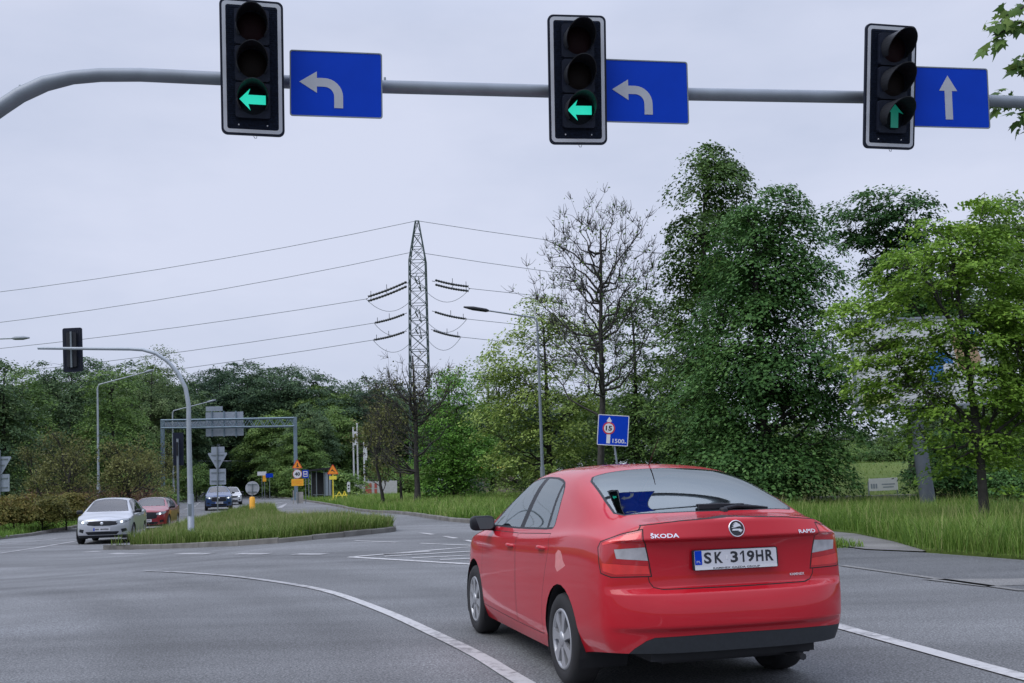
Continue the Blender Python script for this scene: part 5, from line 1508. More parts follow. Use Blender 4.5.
q = MB(); q.box((-w * .1, .4, .5), (w * .6, .4, .06)); q.box((-w * .3, .4, .25), (.08, .3, .5)); q.box((w * .1, .4, .25), (.08, .3, .5)); q.build('bench', M_steel_d, t)

# ---- pale hoarding, flagpoles and bin beyond the verge
p = ground_at(378, 118); t = thing('site_hoarding', 'pale hoarding with a red and white panel, behind the leaning thin trunk', 'hoarding', tuple(p))
def hpt(px, py): return Vector(at(px, py, 118) - p)
M_hoard = mat('hoarding_white', (0.40, 0.40, 0.42), 0.6, var=.1)
q = MB(); a, b = hpt(354, 497), hpt(397, 480.5); q.box((a + b) / 2, (abs(b.x - a.x), .12, abs(b.z - a.z))); o = q.build('boards', M_hoard, t)
q = MB()
for x_ in (365, 372.4):
    for y_ in (483.2, 488.8):
        a, b = hpt(x_ + .3, y_ + 4.8), hpt(x_ + 6.6, y_); q.box((a + b) / 2 + Vector((0, -.08, 0)), (abs(b.x - a.x) * (1 if x_ == 365 else .4), .04, abs(b.z - a.z)))
q.build('red_panel', mat('faded_red', (0.35, 0.07, 0.06), .6), o)
q = MB()
for x_ in (354, 358.5, 368.5, 380, 391): a, b = hpt(x_, 497), hpt(x_, 479.5); q.box((a + b) / 2 + Vector((0, .1, 0)), (.12, .1, abs(b.z - a.z)))
q.build('posts', M_steel, t)
for px, top, lab in ((354, 428, 'white flagpole behind the hoarding, leftmost of three'), (358, 424, 'white flagpole behind the hoarding, middle one of three'), (364.5, 443, 'shorter white flagpole behind the hoarding, rightmost of three')):
    p = ground_at(px, 122); h_ = float(at(px, top, 122)[2] - p[2]); t = thing('flagpole', lab, 'flagpole', tuple(p), 0, 'flagpoles behind the hoarding')
    q = MB(); q.tube([(0, 0, 0), (0, 0, h_)], [.12, .08], 8); q.build('pole', M_white, t)
    q = MB(); q.lathe([(.0, -.1), (.12, 0), (.0, .12)], Matrix.Translation((0, 0, h_)), 10); q.build('finial', M_white, t)
    if px != 358:
        q = MB(); q.box((.2, 0, h_ - 1.2), (.35, .05, 1.6)); q.build('furled_flag', M_white, t)
p = ground_at(348.5, 104); t = thing('info_board', 'small white upright board at the left of the hoarding', 'board', tuple(p))
q = MB(); a = float(at(348, 481, 104)[2] - p[2]); q.prism(rrect(.30, 1.0, .1, cy=a - .6), .05, frame_of((0, 0, 0), (1, 0, 0), (0, 0, 1))); q.build('panel', M_white, t)
q = MB(); q.tube([(0, 0.05, 0), (0, .05, a)], .04, 6); q.build('post', M_steel_d, t)
q = MB(); q.prism(circle(.08, 14, 0, a - .45), .01, frame_of((0, -.052, 0), (1, 0, 0), (0, 0, 1))); q.prism(circle(.08, 14, 0, a - .75), .01, frame_of((0, -.052, 0), (1, 0, 0), (0, 0, 1))); q.build('marks', M_ink, t)

# ---- billboard on a thick leaning mast
bpx = 925; p = ground_at(928, 33); t = thing('billboard', 'large billboard on a thick grey mast, half hidden by the maple foliage', 'billboard', tuple(p))
def bpt(px, py, dy=0): return Vector(at(px, py, 33 + dy) - p)
q = MB(); tp = bpt(914, 405); q.tube([(0, 0, 0), tp * .5, tp], [.24, .22, .20], 18); q.build('mast', mat('billboard_mast', (0.085, 0.10, 0.125), .6, .2), t)
c0 = bpt(925, 362); bx = Vector((1, .12, .03)).normalized(); bf = frame_of(c0, bx, (-.03, 0, 1))
W_, H_ = 4.7, 2.75
q = MB(); q.prism(rrect(W_, H_, .03), .25, bf, 0, -.25); bo = q.build('panel', mat('billboard_sheet', (0.62, 0.63, 0.66), .5, var=.12, scale=1.2), t)
q = MB(); q.ring(rrect(W_ + .12, H_ + .12, .03), rrect(W_ - .02, H_ - .02, .02), .06, bf, 0, -.02); q.build('frame', M_steel, bo)
q = MB(); q.prism([(-.1, .2), (.5, .35), (.9, .2), (.95, -.1), (.5, -.05), (.1, .05)], .003, bf, 0, .001); q.prism(rrect(.7, .35, .1, cx=1.5, cy=.75), .003, bf, 0, .001); q.prism(rrect(.5, .6, .1, cx=.35, cy=-.35), .003, bf, 0, .001); q.build('blue_print', mat('print_blue', (0.03, 0.16, 0.50), .5), bo)
q = MB(); q.prism([(.9, .9), (1.7, .6), (1.9, 0), (1.6, -.5), (1.1, -.2), (1.0, .3)], .003, bf, 0, .005); q.build('tan_print', mat('print_tan', (0.36, 0.24, 0.15), .5), bo)
q = MB(); q.prism(rrect(.9, .32, .02, cx=-1.7, cy=-1.1), .003, bf, 0, .001); q.build('green_print', mat('print_green', (0.38, 0.42, 0.14), .5), bo)
q = MB(); 
for k in (-1.2, 0, 1.2): q.box(bf @ Vector((k, -H_ / 2 - .1, -.15)), (.1, .5, .12))
q.build('walkway', M_steel_d, t)

# ---- pale notice board on the grassy bank, concrete edge
p = ground_at(883, 44); t = thing('notice_board', 'low white notice board on the grassy bank right of the dark chestnut', 'board', tuple(p))
z_ = lambda py: float(at(883, py, 44)[2] - p[2])
q = MB(); w_ = 28.5 / (F / 44.0); bfr = frame_of((0, 0, (z_(480.5) + z_(491)) / 2), (1, 0, 0.02), (0, 0, 1)); q.prism(rrect(w_, abs(z_(480.5) - z_(491)) + .08, .02, cy=.06), .04, bfr); o = q.build('panel', M_white, t)
q = MB()
for k in (-.50, -.40, -.30): q.prism(rrect(.07, .2, .01, cx=k, cy=0), .003, bfr, 0, .041)
q.prism(rrect(.55, .05, .01, cx=.2, cy=.06), .003, bfr, 0, .041); q.prism(rrect(.45, .05, .01, cx=.2, cy=-.06), .003, bfr, 0, .041); q.build('print_marks', M_signback, o)
q = MB()
for sx in (-.5, .5): q.tube([(sx * w_, .05, -.1), (sx * w_, .05, z_(481))], .03, 6)
q.build('posts', M_steel, t)

# ---- earth heap and digger
p = ground_at(500, 96)
rnd = np.random.default_rng(4); vv = []; ff = []; nu, nv = 60, 14
for i in range(nu + 1):
    for j in range(nv + 1):
        u_, v_ = i / nu, j / nv
        h_ = math.sin(math.pi * u_) ** .6 * math.sin(math.pi * v_) * 1.9 * (1 + .25 * math.sin(u_ * 17) + .15 * math.sin(u_ * 41 + v_ * 9)) + .08 * rnd.standard_normal() * math.sin(math.pi * v_)
        vv.append((p[0] + (u_ - .5) * 13, p[1] + (v_ - .5) * 6, float(T(p[0], p[1])) - .1 + max(0, h_)))
for i in range(nu):
    for j in range(nv): a = i * (nv + 1) + j; ff.append((a, a + nv + 1, a + nv + 2, a + 1))
q = MB(); q.add(vv, ff, 0, True); o = q.build('earth_heap', M_dirt); tag(o, 'heap of dug brown earth behind the verge, left of the bright red car', 'earth heap')
p = ground_at(504, 101); t = thing('excavator', 'small yellow excavator standing behind the earth heap', 'excavator', (p[0], p[1], .3), R(200))
q = MB(); q.prism(rrect(2.0, .5, .2), .4, frame_of((0, -.9, .3), (1, 0, 0), (0, 0, 1))); q.build('track', M_rubber, t)
q = MB(); q.prism(rrect(2.0, .5, .2), .4, frame_of((0, .9, .3), (1, 0, 0), (0, 0, 1))); q.build('track', M_rubber, t)
q = MB(); q.prism([(-.95, .6), (.7, .6), (.7, 1.1), (.2, 1.25), (-.8, 1.3), (-.95, 1.1)], 1.3, frame_of((0, .65, 0), (1, 0, 0), (0, 0, 1))); q.build('engine_cover', M_yellow, t)
q = MB(); q.prism([(-.3, 1.2), (.7, 1.1), (.62, 2.2), (.4, 2.3), (-.25, 2.3)], .8, frame_of((0, .65, 0), (1, 0, 0), (0, 0, 1))); co = q.build('cab', M_yellow, t)
q = MB(); q.prism([(-.2, 1.35), (.6, 1.3), (.52, 2.1), (-.2, 2.15)], .84, frame_of((0, .67, 0), (1, 0, 0), (0, 0, 1))); q.build('cab_window', M_dark, co)
q = MB(); q.tube([(.6, -.2, .9), (1.5, -.2, 2.2), (2.3, -.2, 2.1)], [.14, .13, .10], 6); q.tube([(2.3, -.2, 2.1), (2.5, -.2, 1.0)], .09, 6); q.build('boom', M_yellow, t)
q = MB(); q.prism([(2.35, 1.0), (2.75, 1.0), (2.6, .55), (2.2, .6)], .5, frame_of((0, .05, 0), (1, 0, 0), (0, 0, 1))); q.build('bucket', M_steel_d, t)
# ================================================================ vegetation
def leaf_cols(*c): return c
M_lf_dark = leaf_mat('dark_foliage', [(0.021, 0.060, 0.021), (0.045, 0.110, 0.033), (0.081, 0.181, 0.048), (0.166, 0.297, 0.089)])
M_lf_mid = leaf_mat('mid_foliage', [(0.047, 0.092, 0.030), (0.094, 0.171, 0.046), (0.163, 0.261, 0.065), (0.288, 0.381, 0.114)])
M_lf_maple = leaf_mat('maple_foliage', [(0.072, 0.146, 0.024), (0.142, 0.262, 0.037), (0.234, 0.388, 0.055), (0.424, 0.565, 0.121)], .32)
M_lf_wood = leaf_mat('wood_foliage', [(0.034, 0.071, 0.041), (0.071, 0.128, 0.062), (0.122, 0.189, 0.080), (0.210, 0.270, 0.119)])
M_lf_woodd = leaf_mat('deep_wood_foliage', [(0.022, 0.045, 0.032), (0.040, 0.079, 0.045), (0.066, 0.120, 0.058), (0.120, 0.189, 0.087)])
M_lf_brown = leaf_mat('budding_foliage', [(0.065, 0.083, 0.031), (0.125, 0.133, 0.046), (0.203, 0.207, 0.071), (0.278, 0.309, 0.113)])
M_lf_rust = leaf_mat('dry_brush', [(0.077, 0.043, 0.028), (0.147, 0.085, 0.052), (0.217, 0.136, 0.080), (0.228, 0.211, 0.092)])
M_lf_hedge = leaf_mat('hedge_foliage', [(0.055, 0.066, 0.018), (0.116, 0.123, 0.030), (0.198, 0.173, 0.045), (0.288, 0.197, 0.073)])
M_grass = leaf_mat('grass_blades', [(0.060, 0.116, 0.020), (0.108, 0.204, 0.033), (0.187, 0.293, 0.056), (0.394, 0.389, 0.170)], .3, .5)
M_grass2 = leaf_mat('island_grass', [(0.061, 0.105, 0.023), (0.109, 0.177, 0.035), (0.180, 0.244, 0.062), (0.325, 0.306, 0.150)], .3, .4)

def rand_unit(rng, n):
    v = rng.standard_normal((n, 3)); return v / (np.linalg.norm(v, axis=1)[:, None] + 1e-9)
def leaves(rng, centers, n_each, spread, size, tone_c=None, flat=.7, droop=0.0, elong=1.7):
    """folded leaf blades scattered round the clump centres -> V, tone"""
    n = len(centers) * n_each
    c = np.repeat(centers, n_each, 0)
    off = rng.standard_normal((n, 3)) * np.array([spread, spread, spread * flat])
    p = c + off
    if droop: p[:, 2] -= droop * np.linalg.norm(off[:, :2], axis=1)
    nrm = rand_unit(rng, n) + np.array([0, 0, .55]) + off / (spread + 1e-6) * .25; nrm /= np.linalg.norm(nrm, axis=1)[:, None]
    a = rand_unit(rng, n); a = a - nrm * (a * nrm).sum(1)[:, None]; a /= np.linalg.norm(a, axis=1)[:, None] + 1e-9
    b = np.cross(nrm, a)
    s = size * rng.uniform(.6, 1.35, n)[:, None]
    V = np.stack([p - a * s * .5 * elong * .6, p + b * s * .45 + nrm * s * .08, p + a * s * .5 * elong, p - b * s * .45 + nrm * s * .08], 1).reshape(-1, 3)
    t = rng.uniform(0, 1, n) * .55 + .2
    if tone_c is not None: t = t + np.repeat(tone_c, n_each)
    return V, np.repeat(np.clip(t, 0, 1), 4)
def sprays(rng, C, axis, n_each, size, leaf, tone, droop=.5, thick=.13):
    """leaves laid in drooping sprays that point away from the trunk -> V, tone"""
    n = len(C) * n_each
    out = C[:, :2] - axis; L = np.linalg.norm(out, axis=1)[:, None] + 1e-6; out = out / L
    a = rng.normal(0, .5, len(C)); out = np.stack([out[:, 0] * np.cos(a) - out[:, 1] * np.sin(a), out[:, 0] * np.sin(a) + out[:, 1] * np.cos(a)], 1)
    sz = size * rng.uniform(.65, 1.4, len(C))
    o3 = np.concatenate([out, np.zeros((len(C), 1))], 1); s3 = np.stack([-out[:, 1], out[:, 0], np.zeros(len(C))], 1)
    rp = lambda q: np.repeat(q, n_each, 0)
    u = rng.uniform(-.8, 1.15, n); w = rng.normal(0, .55, n) * (1.15 - .45 * np.maximum(u, 0))
    z = -droop * np.maximum(u, 0) ** 2 - droop * .35 * w * w + rng.normal(0, thick, n)
    k = rp(sz)[:, None]
    p = rp(C) + k * (rp(o3) * u[:, None] + rp(s3) * w[:, None]); p[:, 2] += (k[:, 0] * z)
    nrm = np.array([0, 0, 1.0]) + rp(o3) * (.25 + droop * np.maximum(u, 0))[:, None] + rp(s3) * (droop * .6 * w)[:, None] + rng.normal(0, .42, (n, 3)); nrm /= np.linalg.norm(nrm, axis=1)[:, None]
    t = rp(o3) + rng.normal(0, .6, (n, 3)); t -= nrm * (t * nrm).sum(1)[:, None]; t /= np.linalg.norm(t, axis=1)[:, None] + 1e-9
    b = np.cross(nrm, t); s = leaf * rng.uniform(.6, 1.35, n)[:, None]
    V = np.stack([p - t * s * .5, p + b * s * .42 + nrm * s * .06, p + t * s * .8, p - b * s * .42 + nrm * s * .06], 1).reshape(-1, 3)
    tn = rng.uniform(0, 1, n) * .5 + .22 + rp(tone)
    return V, np.repeat(np.clip(tn, 0, 1), 4)
def tubes_np(paths, radii, sides=5):
    V = []; Fq = []; b = 0
    ang = np.arange(sides) * 2 * np.pi / sides
    for P, r in zip(paths, radii):
        P = np.asarray(P, float); k = len(P)
        tan = np.gradient(P, axis=0); tan /= np.linalg.norm(tan, axis=1)[:, None] + 1e-9
        ref = np.where(np.abs(tan[:, 2:3]) < .9, np.array([[0, 0, 1.]]), np.array([[1., 0, 0]]))
        u = np.cross(tan, ref); u /= np.linalg.norm(u, axis=1)[:, None] + 1e-9; w = np.cross(tan, u)
        rr = np.asarray(r)[:, None, None]
        V.append((P[:, None, :] + (u[:, None, :] * np.cos(ang)[None, :, None] + w[:, None, :] * np.sin(ang)[None, :, None]) * rr).reshape(-1, 3))
        i = np.arange(k - 1)[:, None] * sides + np.arange(sides)[None, :]; j = np.arange(k - 1)[:, None] * sides + (np.arange(sides)[None, :] + 1) % sides
        Fq.append(np.stack([i, j, j + sides, i + sides], -1).reshape(-1, 4) + b); b += k * sides
    return np.concatenate(V), np.concatenate(Fq)
def tree_data(seed, H, lobes, n_cl, per, leaf, clump=.55, trunk_r=.2, trunk_top=.8, lean=(0, 0), n_limb=12, shell=.45, fork=.25, droop=0.0, flat=.7, trunk_base=0.0, limb_r=.35, dens=1.9, soft=False, twigs=0):
    """lobes: (cx, cy, cz, rx, ry, rz) fractions in metres. returns trunk (V, quads), leaves (V, tone)"""
    rng = np.random.default_rng(seed)
    L = np.array(lobes, float); vol = (L[:, 3] * L[:, 4] * L[:, 5]) ** .75; pick = rng.choice(len(L), n_cl, p=vol / vol.sum())
    d = rand_unit(rng, n_cl); rad = shell + (1 - shell) * rng.uniform(0, 1, n_cl) ** .6
    # broken outline: some clumps pushed out, some directions left thin
    rad *= 1 + .22 * np.sin(d[:, 0] * 6 + seed) * np.cos(d[:, 2] * 7 + seed * 1.7) + .12 * rng.standard_normal(n_cl)
    C = L[pick, :3] + d * rad[:, None] * L[pick, 3:]
    C = C[C[:, 2] > .25]
    # trunk
    k = 9; z = np.linspace(0, H * trunk_top, k); wob = np.cumsum(rng.standard_normal((k, 2)) * .012 * H / k * 3, 0); wob -= wob[0]
    tr = np.stack([wob[:, 0] + lean[0] * z, wob[:, 1] + lean[1] * z, z], 1)
    paths = [tr]; radii = [np.linspace(1, .22, k) * trunk_r * np.where(np.arange(k) == 0, 1.3, 1)]
    # limbs from the trunk to sub-centres, twigs from limbs to clumps
    lim = C[rng.choice(len(C), min(n_limb, len(C)), replace=False)]
    nodes = [tr[k // 3:]]
    for q in lim:
        zs = max(H * fork * .8, q[2] - .75 * np.hypot(q[0], q[1]) - rng.uniform(0, .1) * H); zs = min(zs, H * trunk_top * .92)
        s0 = np.array([np.interp(zs, z, tr[:, 0]), np.interp(zs, z, tr[:, 1]), zs])
        mid = s0 * .5 + q * .5 + np.array([0, 0, -.06 * H]) * rng.uniform(.2, 1) + rng.standard_normal(3) * .03 * H
        t_ = np.linspace(0, 1, 7)[:, None]; P = (1 - t_) ** 2 * s0 + 2 * t_ * (1 - t_) * mid + t_ ** 2 * q
        P[1:-1] += rng.standard_normal((5, 3)) * .008 * H
        paths.append(P); radii.append(np.linspace(1, .18, 7) * trunk_r * limb_r); nodes.append(P[2:])
    N = np.concatenate(nodes)
    for q in C:
        cand = N + np.array([0, 0, .35]); dd = np.linalg.norm(cand - q, axis=1) + np.maximum(0, N[:, 2] - q[2]) * 1.0
        s0 = N[np.argmin(dd)]
        m = (s0 + q) / 2 + rng.standard_normal(3) * .12
        paths.append(np.array([s0, m, q])); radii.append(np.array([.20, .12, .05]) * trunk_r * .45)
    tv, tq = tubes_np(paths, radii)
    tv[:, 2] += trunk_base
    tone = rng.uniform(-.14, .16, len(C))
    if twigs:
        for q in C:
            d0 = q - np.array([0, 0, H * .35]); d0 /= np.linalg.norm(d0)
            for _ in range(twigs):
                dd = d0 + rng.normal(0, .55, 3); dd /= np.linalg.norm(dd); ln = clump * rng.uniform(.8, 2.2)
                paths.append(np.array([q, q + dd * ln * .5 + rng.normal(0, .05, 3), q + dd * ln])); radii.append(np.array([.012, .009, .005]))
        tv, tq = tubes_np(paths, radii, 4)
    if soft: lv, lt = leaves(rng, C, int(per * dens), clump * .82, leaf * .58, tone, flat, droop)
    else:
        ax = np.stack([np.interp(C[:, 2], tr[:, 2], tr[:, 0]), np.interp(C[:, 2], tr[:, 2], tr[:, 1])], 1)
        lv, lt = sprays(rng, C, ax, int(per * dens), clump * 1.55, leaf * .56, tone, .45 + droop * .6)
    return (tv, tq), (lv, lt)
def tree_meshes(name, data, bark, leafm):
    (tv, tq), (lv, lt) = data
    tm = np_mesh('trunk', tv, tq.ravel(), [4] * len(tq), bark, smooth=True)
    n = len(lv) // 4
    lm = np_mesh('crown', lv, np.arange(n * 4), [4] * n, leafm, tone=lt)
    return tm, lm
def put_tree(name, label, meshes, p, rot=0.0, s=1.0, group=None, cat='tree', sz=None, crown='crown'):
    t = thing(name, label, cat, tuple(p), rot, group); t.scale = (s, s, sz or s)
    a = link(bpy.data.objects.new('trunk', meshes[0])); a.parent = t
    if meshes[1] is not None:
        b = link(bpy.data.objects.new(crown, meshes[1])); b.parent = t
    return t
def branching(seed, start, H, depth=6, spread=.55, r0=.16, first=.30, up=.25, kids=(2, 3), shrink=.74, lean=(0, 0), wig=.13):
    """an open branch skeleton; returns paths, radii, twig tips"""
    rng = np.random.default_rng(seed); paths, radii, tips = [], [], []
    def grow(p, d, ln, r, k):
        n = 5; P = [p]; dd = d
        for _ in range(n - 1):
            dd = dd + rng.standard_normal(3) * (wig if k < depth else wig * .4) + np.array([0, 0, up * .10]); dd /= np.linalg.norm(dd)
            P.append(P[-1] + dd * ln / (n - 1))
        paths.append(np.array(P)); radii.append(np.linspace(r, r * .62, n))
        if k == 0: tips.append(P[-1]); tips.append(P[2]); return
        nk = rng.integers(kids[0], kids[1] + 1)
        for j in range(nk):
            ax = rng.standard_normal(3); ax -= dd * ax.dot(dd); ax /= np.linalg.norm(ax)
            sp = spread * rng.uniform(.6, 1.3) * (.45 if j == 0 else 1)
            nd = dd + ax * sp; nd[2] += up * .3; nd /= np.linalg.norm(nd)
            st = P[-1] if j < 2 else P[3]
            grow(st, nd, ln * shrink * rng.uniform(.8, 1.15), r * (.70 if j == 0 else .55), k - 1)
        if k >= depth - 1:       # side shoots on the lower limbs
            for _ in range(2):
                ax = rng.standard_normal(3); ax[2] = abs(ax[2]) * .4; ax /= np.linalg.norm(ax)
                grow(P[rng.integers(2, 4)], ax, ln * .5, r * .3, max(k - 3, 0))
    grow(np.array(start, float), np.array([lean[0], lean[1], 1.0]), H * first, r0, depth)
    return paths, radii, np.array(tips)
def bare_meshes(seed, H, leaf, per, clump, bark, leafm, **kw):
    P, r, tips = branching(seed, (0, 0, 0), H, **kw)
    top = max(q[:, 2].max() for q in P); k = H / top
    P = [q * k for q in P]; tips = tips * k
    tv, tq = tubes_np(P, r, 4)
    rng = np.random.default_rng(seed + 1)
    lv, lt = leaves(rng, tips, per, clump, leaf, rng.uniform(-.1, .1, len(tips)))
    return tree_meshes('t', ((tv, tq), (lv, lt)), bark, leafm)

# ---- the big dark pair right of the car
D = 37.0
bt = ground_at(768, D); sc_ = D / F
def lob(p, *rows):   # lobes given as seen: px centre, py centre, half widths in px at the distance of p
    out = []
    for (px, py, rx, rz) in rows:
        q = at(px, py, p[1]) - p; k = p[1] / F; out.append((q[0], q[1], q[2], rx * k, rx * k * .85, rz * k))
    return out
m = tree_meshes('chestnut', tree_data(11, 11.5, lob(bt, (768, 222, 34, 32), (745, 290, 34, 46), (796, 280, 38, 44), (738, 375, 44, 44), (790, 362, 48, 42), (820, 415, 34, 42), (735, 450, 38, 38), (790, 468, 56, 32)), 250, 150, .19, .60, .26, .85, n_limb=22, droop=.6, fork=.12, shell=.62), M_bark_d, M_lf_dark)
put_tree('chestnut_tree', 'large dark green chestnut right of the bright red car, full to the ground', m, bt)
b2 = ground_at(708, 45)
m = tree_meshes('poplar', tree_data(12, 14.5, lob(b2, (716, 180, 30, 32), (712, 245, 36, 50), (702, 315, 34, 55), (706, 400, 40, 60), (700, 455, 36, 38)), 210, 120, .21, .56, .24, .9, n_limb=18, droop=.4, fork=.12, shell=.55), M_bark_d, leaf_mat('upright_foliage', [(0.039, 0.079, 0.025), (0.077, 0.146, 0.038), (0.132, 0.230, 0.054), (0.233, 0.340, 0.100)]))
put_tree('tall_tree', 'tall upright dark tree close behind the chestnut on its left', m, b2)
# ---- maple at the right, its trunk on the verge
b3 = ground_at(984, 23.0)
lobes = lob(b3, (962, 250, 52, 42), (915, 280, 50, 38), (1000, 300, 60, 52), (905, 340, 48, 46), (862, 318, 34, 22), (850, 300, 20, 14), (872, 352, 34, 26), (866, 385, 24, 16), (960, 365, 60, 48), (1015, 400, 48, 46), (935, 420, 42, 26), (890, 395, 36, 28), (985, 440, 38, 28), (1040, 330, 50, 50), (985, 205, 16, 22), (1005, 470, 26, 22), (950, 462, 24, 24))
d_ = tree_data(21, 7.3, lobes, 380, 70, .125, .25, .12, .86, lean=(-.065, 0), n_limb=18, fork=.35, flat=.5, shell=.25)
m = tree_meshes('maple', d_, M_bark, M_lf_maple)
put_tree('maple_tree', 'bright green young maple on the verge at the right, nearest tree', m, b3)
# taller trees behind it
b4 = ground_at(915, 50)
m = tree_meshes('plane', tree_data(23, 14, lob(b4, (868, 212, 36, 24), (905, 222, 30, 34), (848, 232, 22, 22), (895, 262, 34, 34), (910, 300, 40, 40), (940, 330, 40, 50)), 230, 58, .25, .45, .2, .9, n_limb=16, fork=.2), M_bark_d, M_lf_dark)
put_tree('tree', 'dark tree rising behind the billboard and the bright maple', m, b4)
b5 = ground_at(1010, 40)
m = tree_meshes('ash', tree_data(24, 12, lob(b5, (1000, 250, 50, 50), (1050, 260, 60, 60), (1010, 340, 70, 60), (1020, 430, 70, 60), (960, 470, 40, 36)), 260, 60, .25, .5, .2, .9, n_limb=14), M_bark_d, M_lf_mid)
put_tree('tree', 'mid green tree behind the maple at the right picture edge', m, b5)
b6 = ground_at(935, 36)
m = tree_meshes('bush', tree_data(25, 4, lob(b6, (945, 462, 28, 40), (925, 480, 18, 22), (975, 485, 34, 24)), 110, 50, .16, .3, .06, .7, fork=.1), M_bark_d, M_lf_dark)
put_tree('bush', 'dark bush round the foot of the billboard mast', m, b6, cat='bush')
b7 = ground_at(1020, 30)
m = tree_meshes('bush', tree_data(26, 3, lob(b7, (1015, 490, 36, 22), (1050, 480, 36, 30)), 110, 50, .13, .26, .05, .7, fork=.1), M_bark_d, M_lf_dark)
put_tree('bush', 'low dark shrub behind the maple trunk at the right edge', m, b7, cat='bush')

# ---- the branch with big leaves reaching in at the top right
def maple_leaf():
    pts = [(0, -.02), (.10, .0), (.34, -.10), (.30, .06), (.52, .16), (.34, .24), (.40, .46), (.20, .38), (.12, .52), (0, .80)]
    pts = pts + [(-x, y) for x, y in reversed(pts[1:-1])]
    return np.array(pts)
def big_leaves(rng, stems, size):
    V = []; Ff = []; T_ = []; ml = maple_leaf(); b = 0; n = len(ml)
    for P, dr in stems:
        out = dr + rng.standard_normal(3) * .5; out[2] -= .55; out /= np.linalg.norm(out)
        nn = rand_unit(rng, 1)[0] + np.array([0, -.3, .9]); nn -= out * nn.dot(out); nn /= np.linalg.norm(nn); si = np.cross(out, nn)
        s = size * rng.uniform(.75, 1.25); pt = P + out * .05
        q = pt + (si[None] * ml[:, :1] + out[None] * ml[:, 1:2] - nn[None] * (np.abs(ml[:, :1]) * .35 + ml[:, 1:2] ** 2 * .25)) * s
        V.append(q); c = pt + out * s * .2
        V.append(c[None]); 
        for i in range(n): Ff.append((b + i, b + (i + 1) % n, b + n))
        T_ += [np.clip(rng.uniform(.05, .8), 0, 1)] * (n + 1); b += n + 1
    return np.concatenate(V), np.array(Ff), np.array(T_)
tb_ = np.array([8.6, 12.6, 0.0]); rng = np.random.default_rng(8)
t = thing('maple_tree', 'large leaved tree whose twigs reach in at the top right corner', 'tree', tuple(tb_))
paths = [np.array([(0, 0, 0), (.05, 0, 1.5), (-.05, .05, 3.2), (0, 0, 5.0), (.1, 0, 7.0), (.1, .1, 8.6)])]; radii = [np.array([.2, .17, .15, .12, .08, .04])]
stems = []
def bough(a, pts, r):
    P = np.array([np.array(a)] + [np.array(q) for q in pts]); t_ = np.linspace(0, 1, 12); k = np.linspace(0, 1, len(P))
    Q = np.stack([np.interp(t_, k, P[:, i]) for i in range(3)], 1); Q[1:-1] += rng.standard_normal((10, 3)) * .02
    paths.append(Q); radii.append(np.linspace(r, r * .2, 12)); return Q
def px_(x, y, Y=12.2): return at(x, y, Y) - tb_
for root_z, pts in ((5.2, [px_(1045, 30), px_(1015, 22), px_(992, 42)]), (5.6, [px_(1050, 0), px_(1028, 4), px_(1005, 14), px_(1000, 22)]), (4.6, [px_(1050, 75), px_(1030, 60), px_(1022, 64)]), (4.3, [px_(1050, 110), px_(1020, 98), px_(996, 100)]),
                    (3.9, [px_(1060, 140), px_(1035, 118), px_(1022, 122)])):
    Q = bough((0, 0, root_z), pts, .035)
    for i in range(5, 12):
        for _ in range(3): stems.append((Q[i] + rng.standard_normal(3) * .05, (Q[i] - Q[i - 1]) / np.linalg.norm(Q[i] - Q[i - 1])))
for k in range(40):     # the rest of the crown, outside the picture
    a = rng.uniform(0, 2 * np.pi); rr = rng.uniform(1.0, 2.4); z_ = rng.uniform(4.2, 9.4); e = np.array([rr * np.cos(a), rr * np.sin(a), z_])
    if e[0] < -.6 and e[1] < 1.5: continue
    Q = bough((0, 0, max(3.2, min(z_ - 1, 8.2))), [e * .6 + np.array([0, 0, .2 * z_]), e], .03)
    for i in range(4, 12):
        for _ in range(4): stems.append((Q[i] + rng.standard_normal(3) * .12, (Q[i] - Q[i - 1]) / np.linalg.norm(Q[i] - Q[i - 1])))
tv, tq = tubes_np(paths, radii, 6)
o = link(bpy.data.objects.new('trunk', np_mesh('trunk', tv, tq.ravel(), [4] * len(tq), M_bark, smooth=True))); o.parent = t
V, Ff, T_ = big_leaves(rng, stems, .19)
o = link(bpy.data.objects.new('crown', np_mesh('crown', V, Ff.ravel(), [3] * len(Ff), M_lf_mid, tone=T_))); o.parent = t

# ---- open crowned tree in the middle, thin young trees round it
p = ground_at(601, 47)
m = tree_meshes('open', tree_data(33, 13.4, lob(p, (600, 255, 62, 58), (565, 290, 48, 52), (640, 285, 34, 52), (600, 340, 74, 44), (600, 225, 44, 32)), 400, 3, .15, .30, .185, .93, n_limb=40, fork=.28, shell=.25, limb_r=.33, soft=True, twigs=5, dens=1.0), M_bark, M_lf_mid)
put_tree('bare_tree', 'tall open tree with almost bare branches behind the blue weight limit sign', m, p)
p = ground_at(417, 60)
m = tree_meshes('open', tree_data(37, 9.6, lob(p, (408, 395, 44, 40), (385, 410, 30, 34), (430, 400, 30, 36), (400, 440, 46, 26)), 280, 5, .16, .32, .18, .90, n_limb=34, fork=.25, shell=.25, limb_r=.33, soft=True, twigs=5, dens=1.0), M_bark, M_lf_brown)
put_tree('bare_tree', 'open spreading tree with a dark trunk below the pylon', m, p)
p = ground_at(384, 66)
m2 = bare_meshes(38, 6.5, .14, 5, .3, M_bark_d, M_lf_brown, depth=5, spread=.6, r0=.13, first=.36, up=.3, lean=(-.28, 0))
put_tree('young_tree', 'thin leaning tree trunk in front of the pale hoarding', m2, p, 0)
p = ground_at(401, 68)
m3 = bare_meshes(39, 6.2, .14, 6, .3, M_bark_d, M_lf_brown, depth=5, spread=.6, r0=.10, first=.36, up=.3)
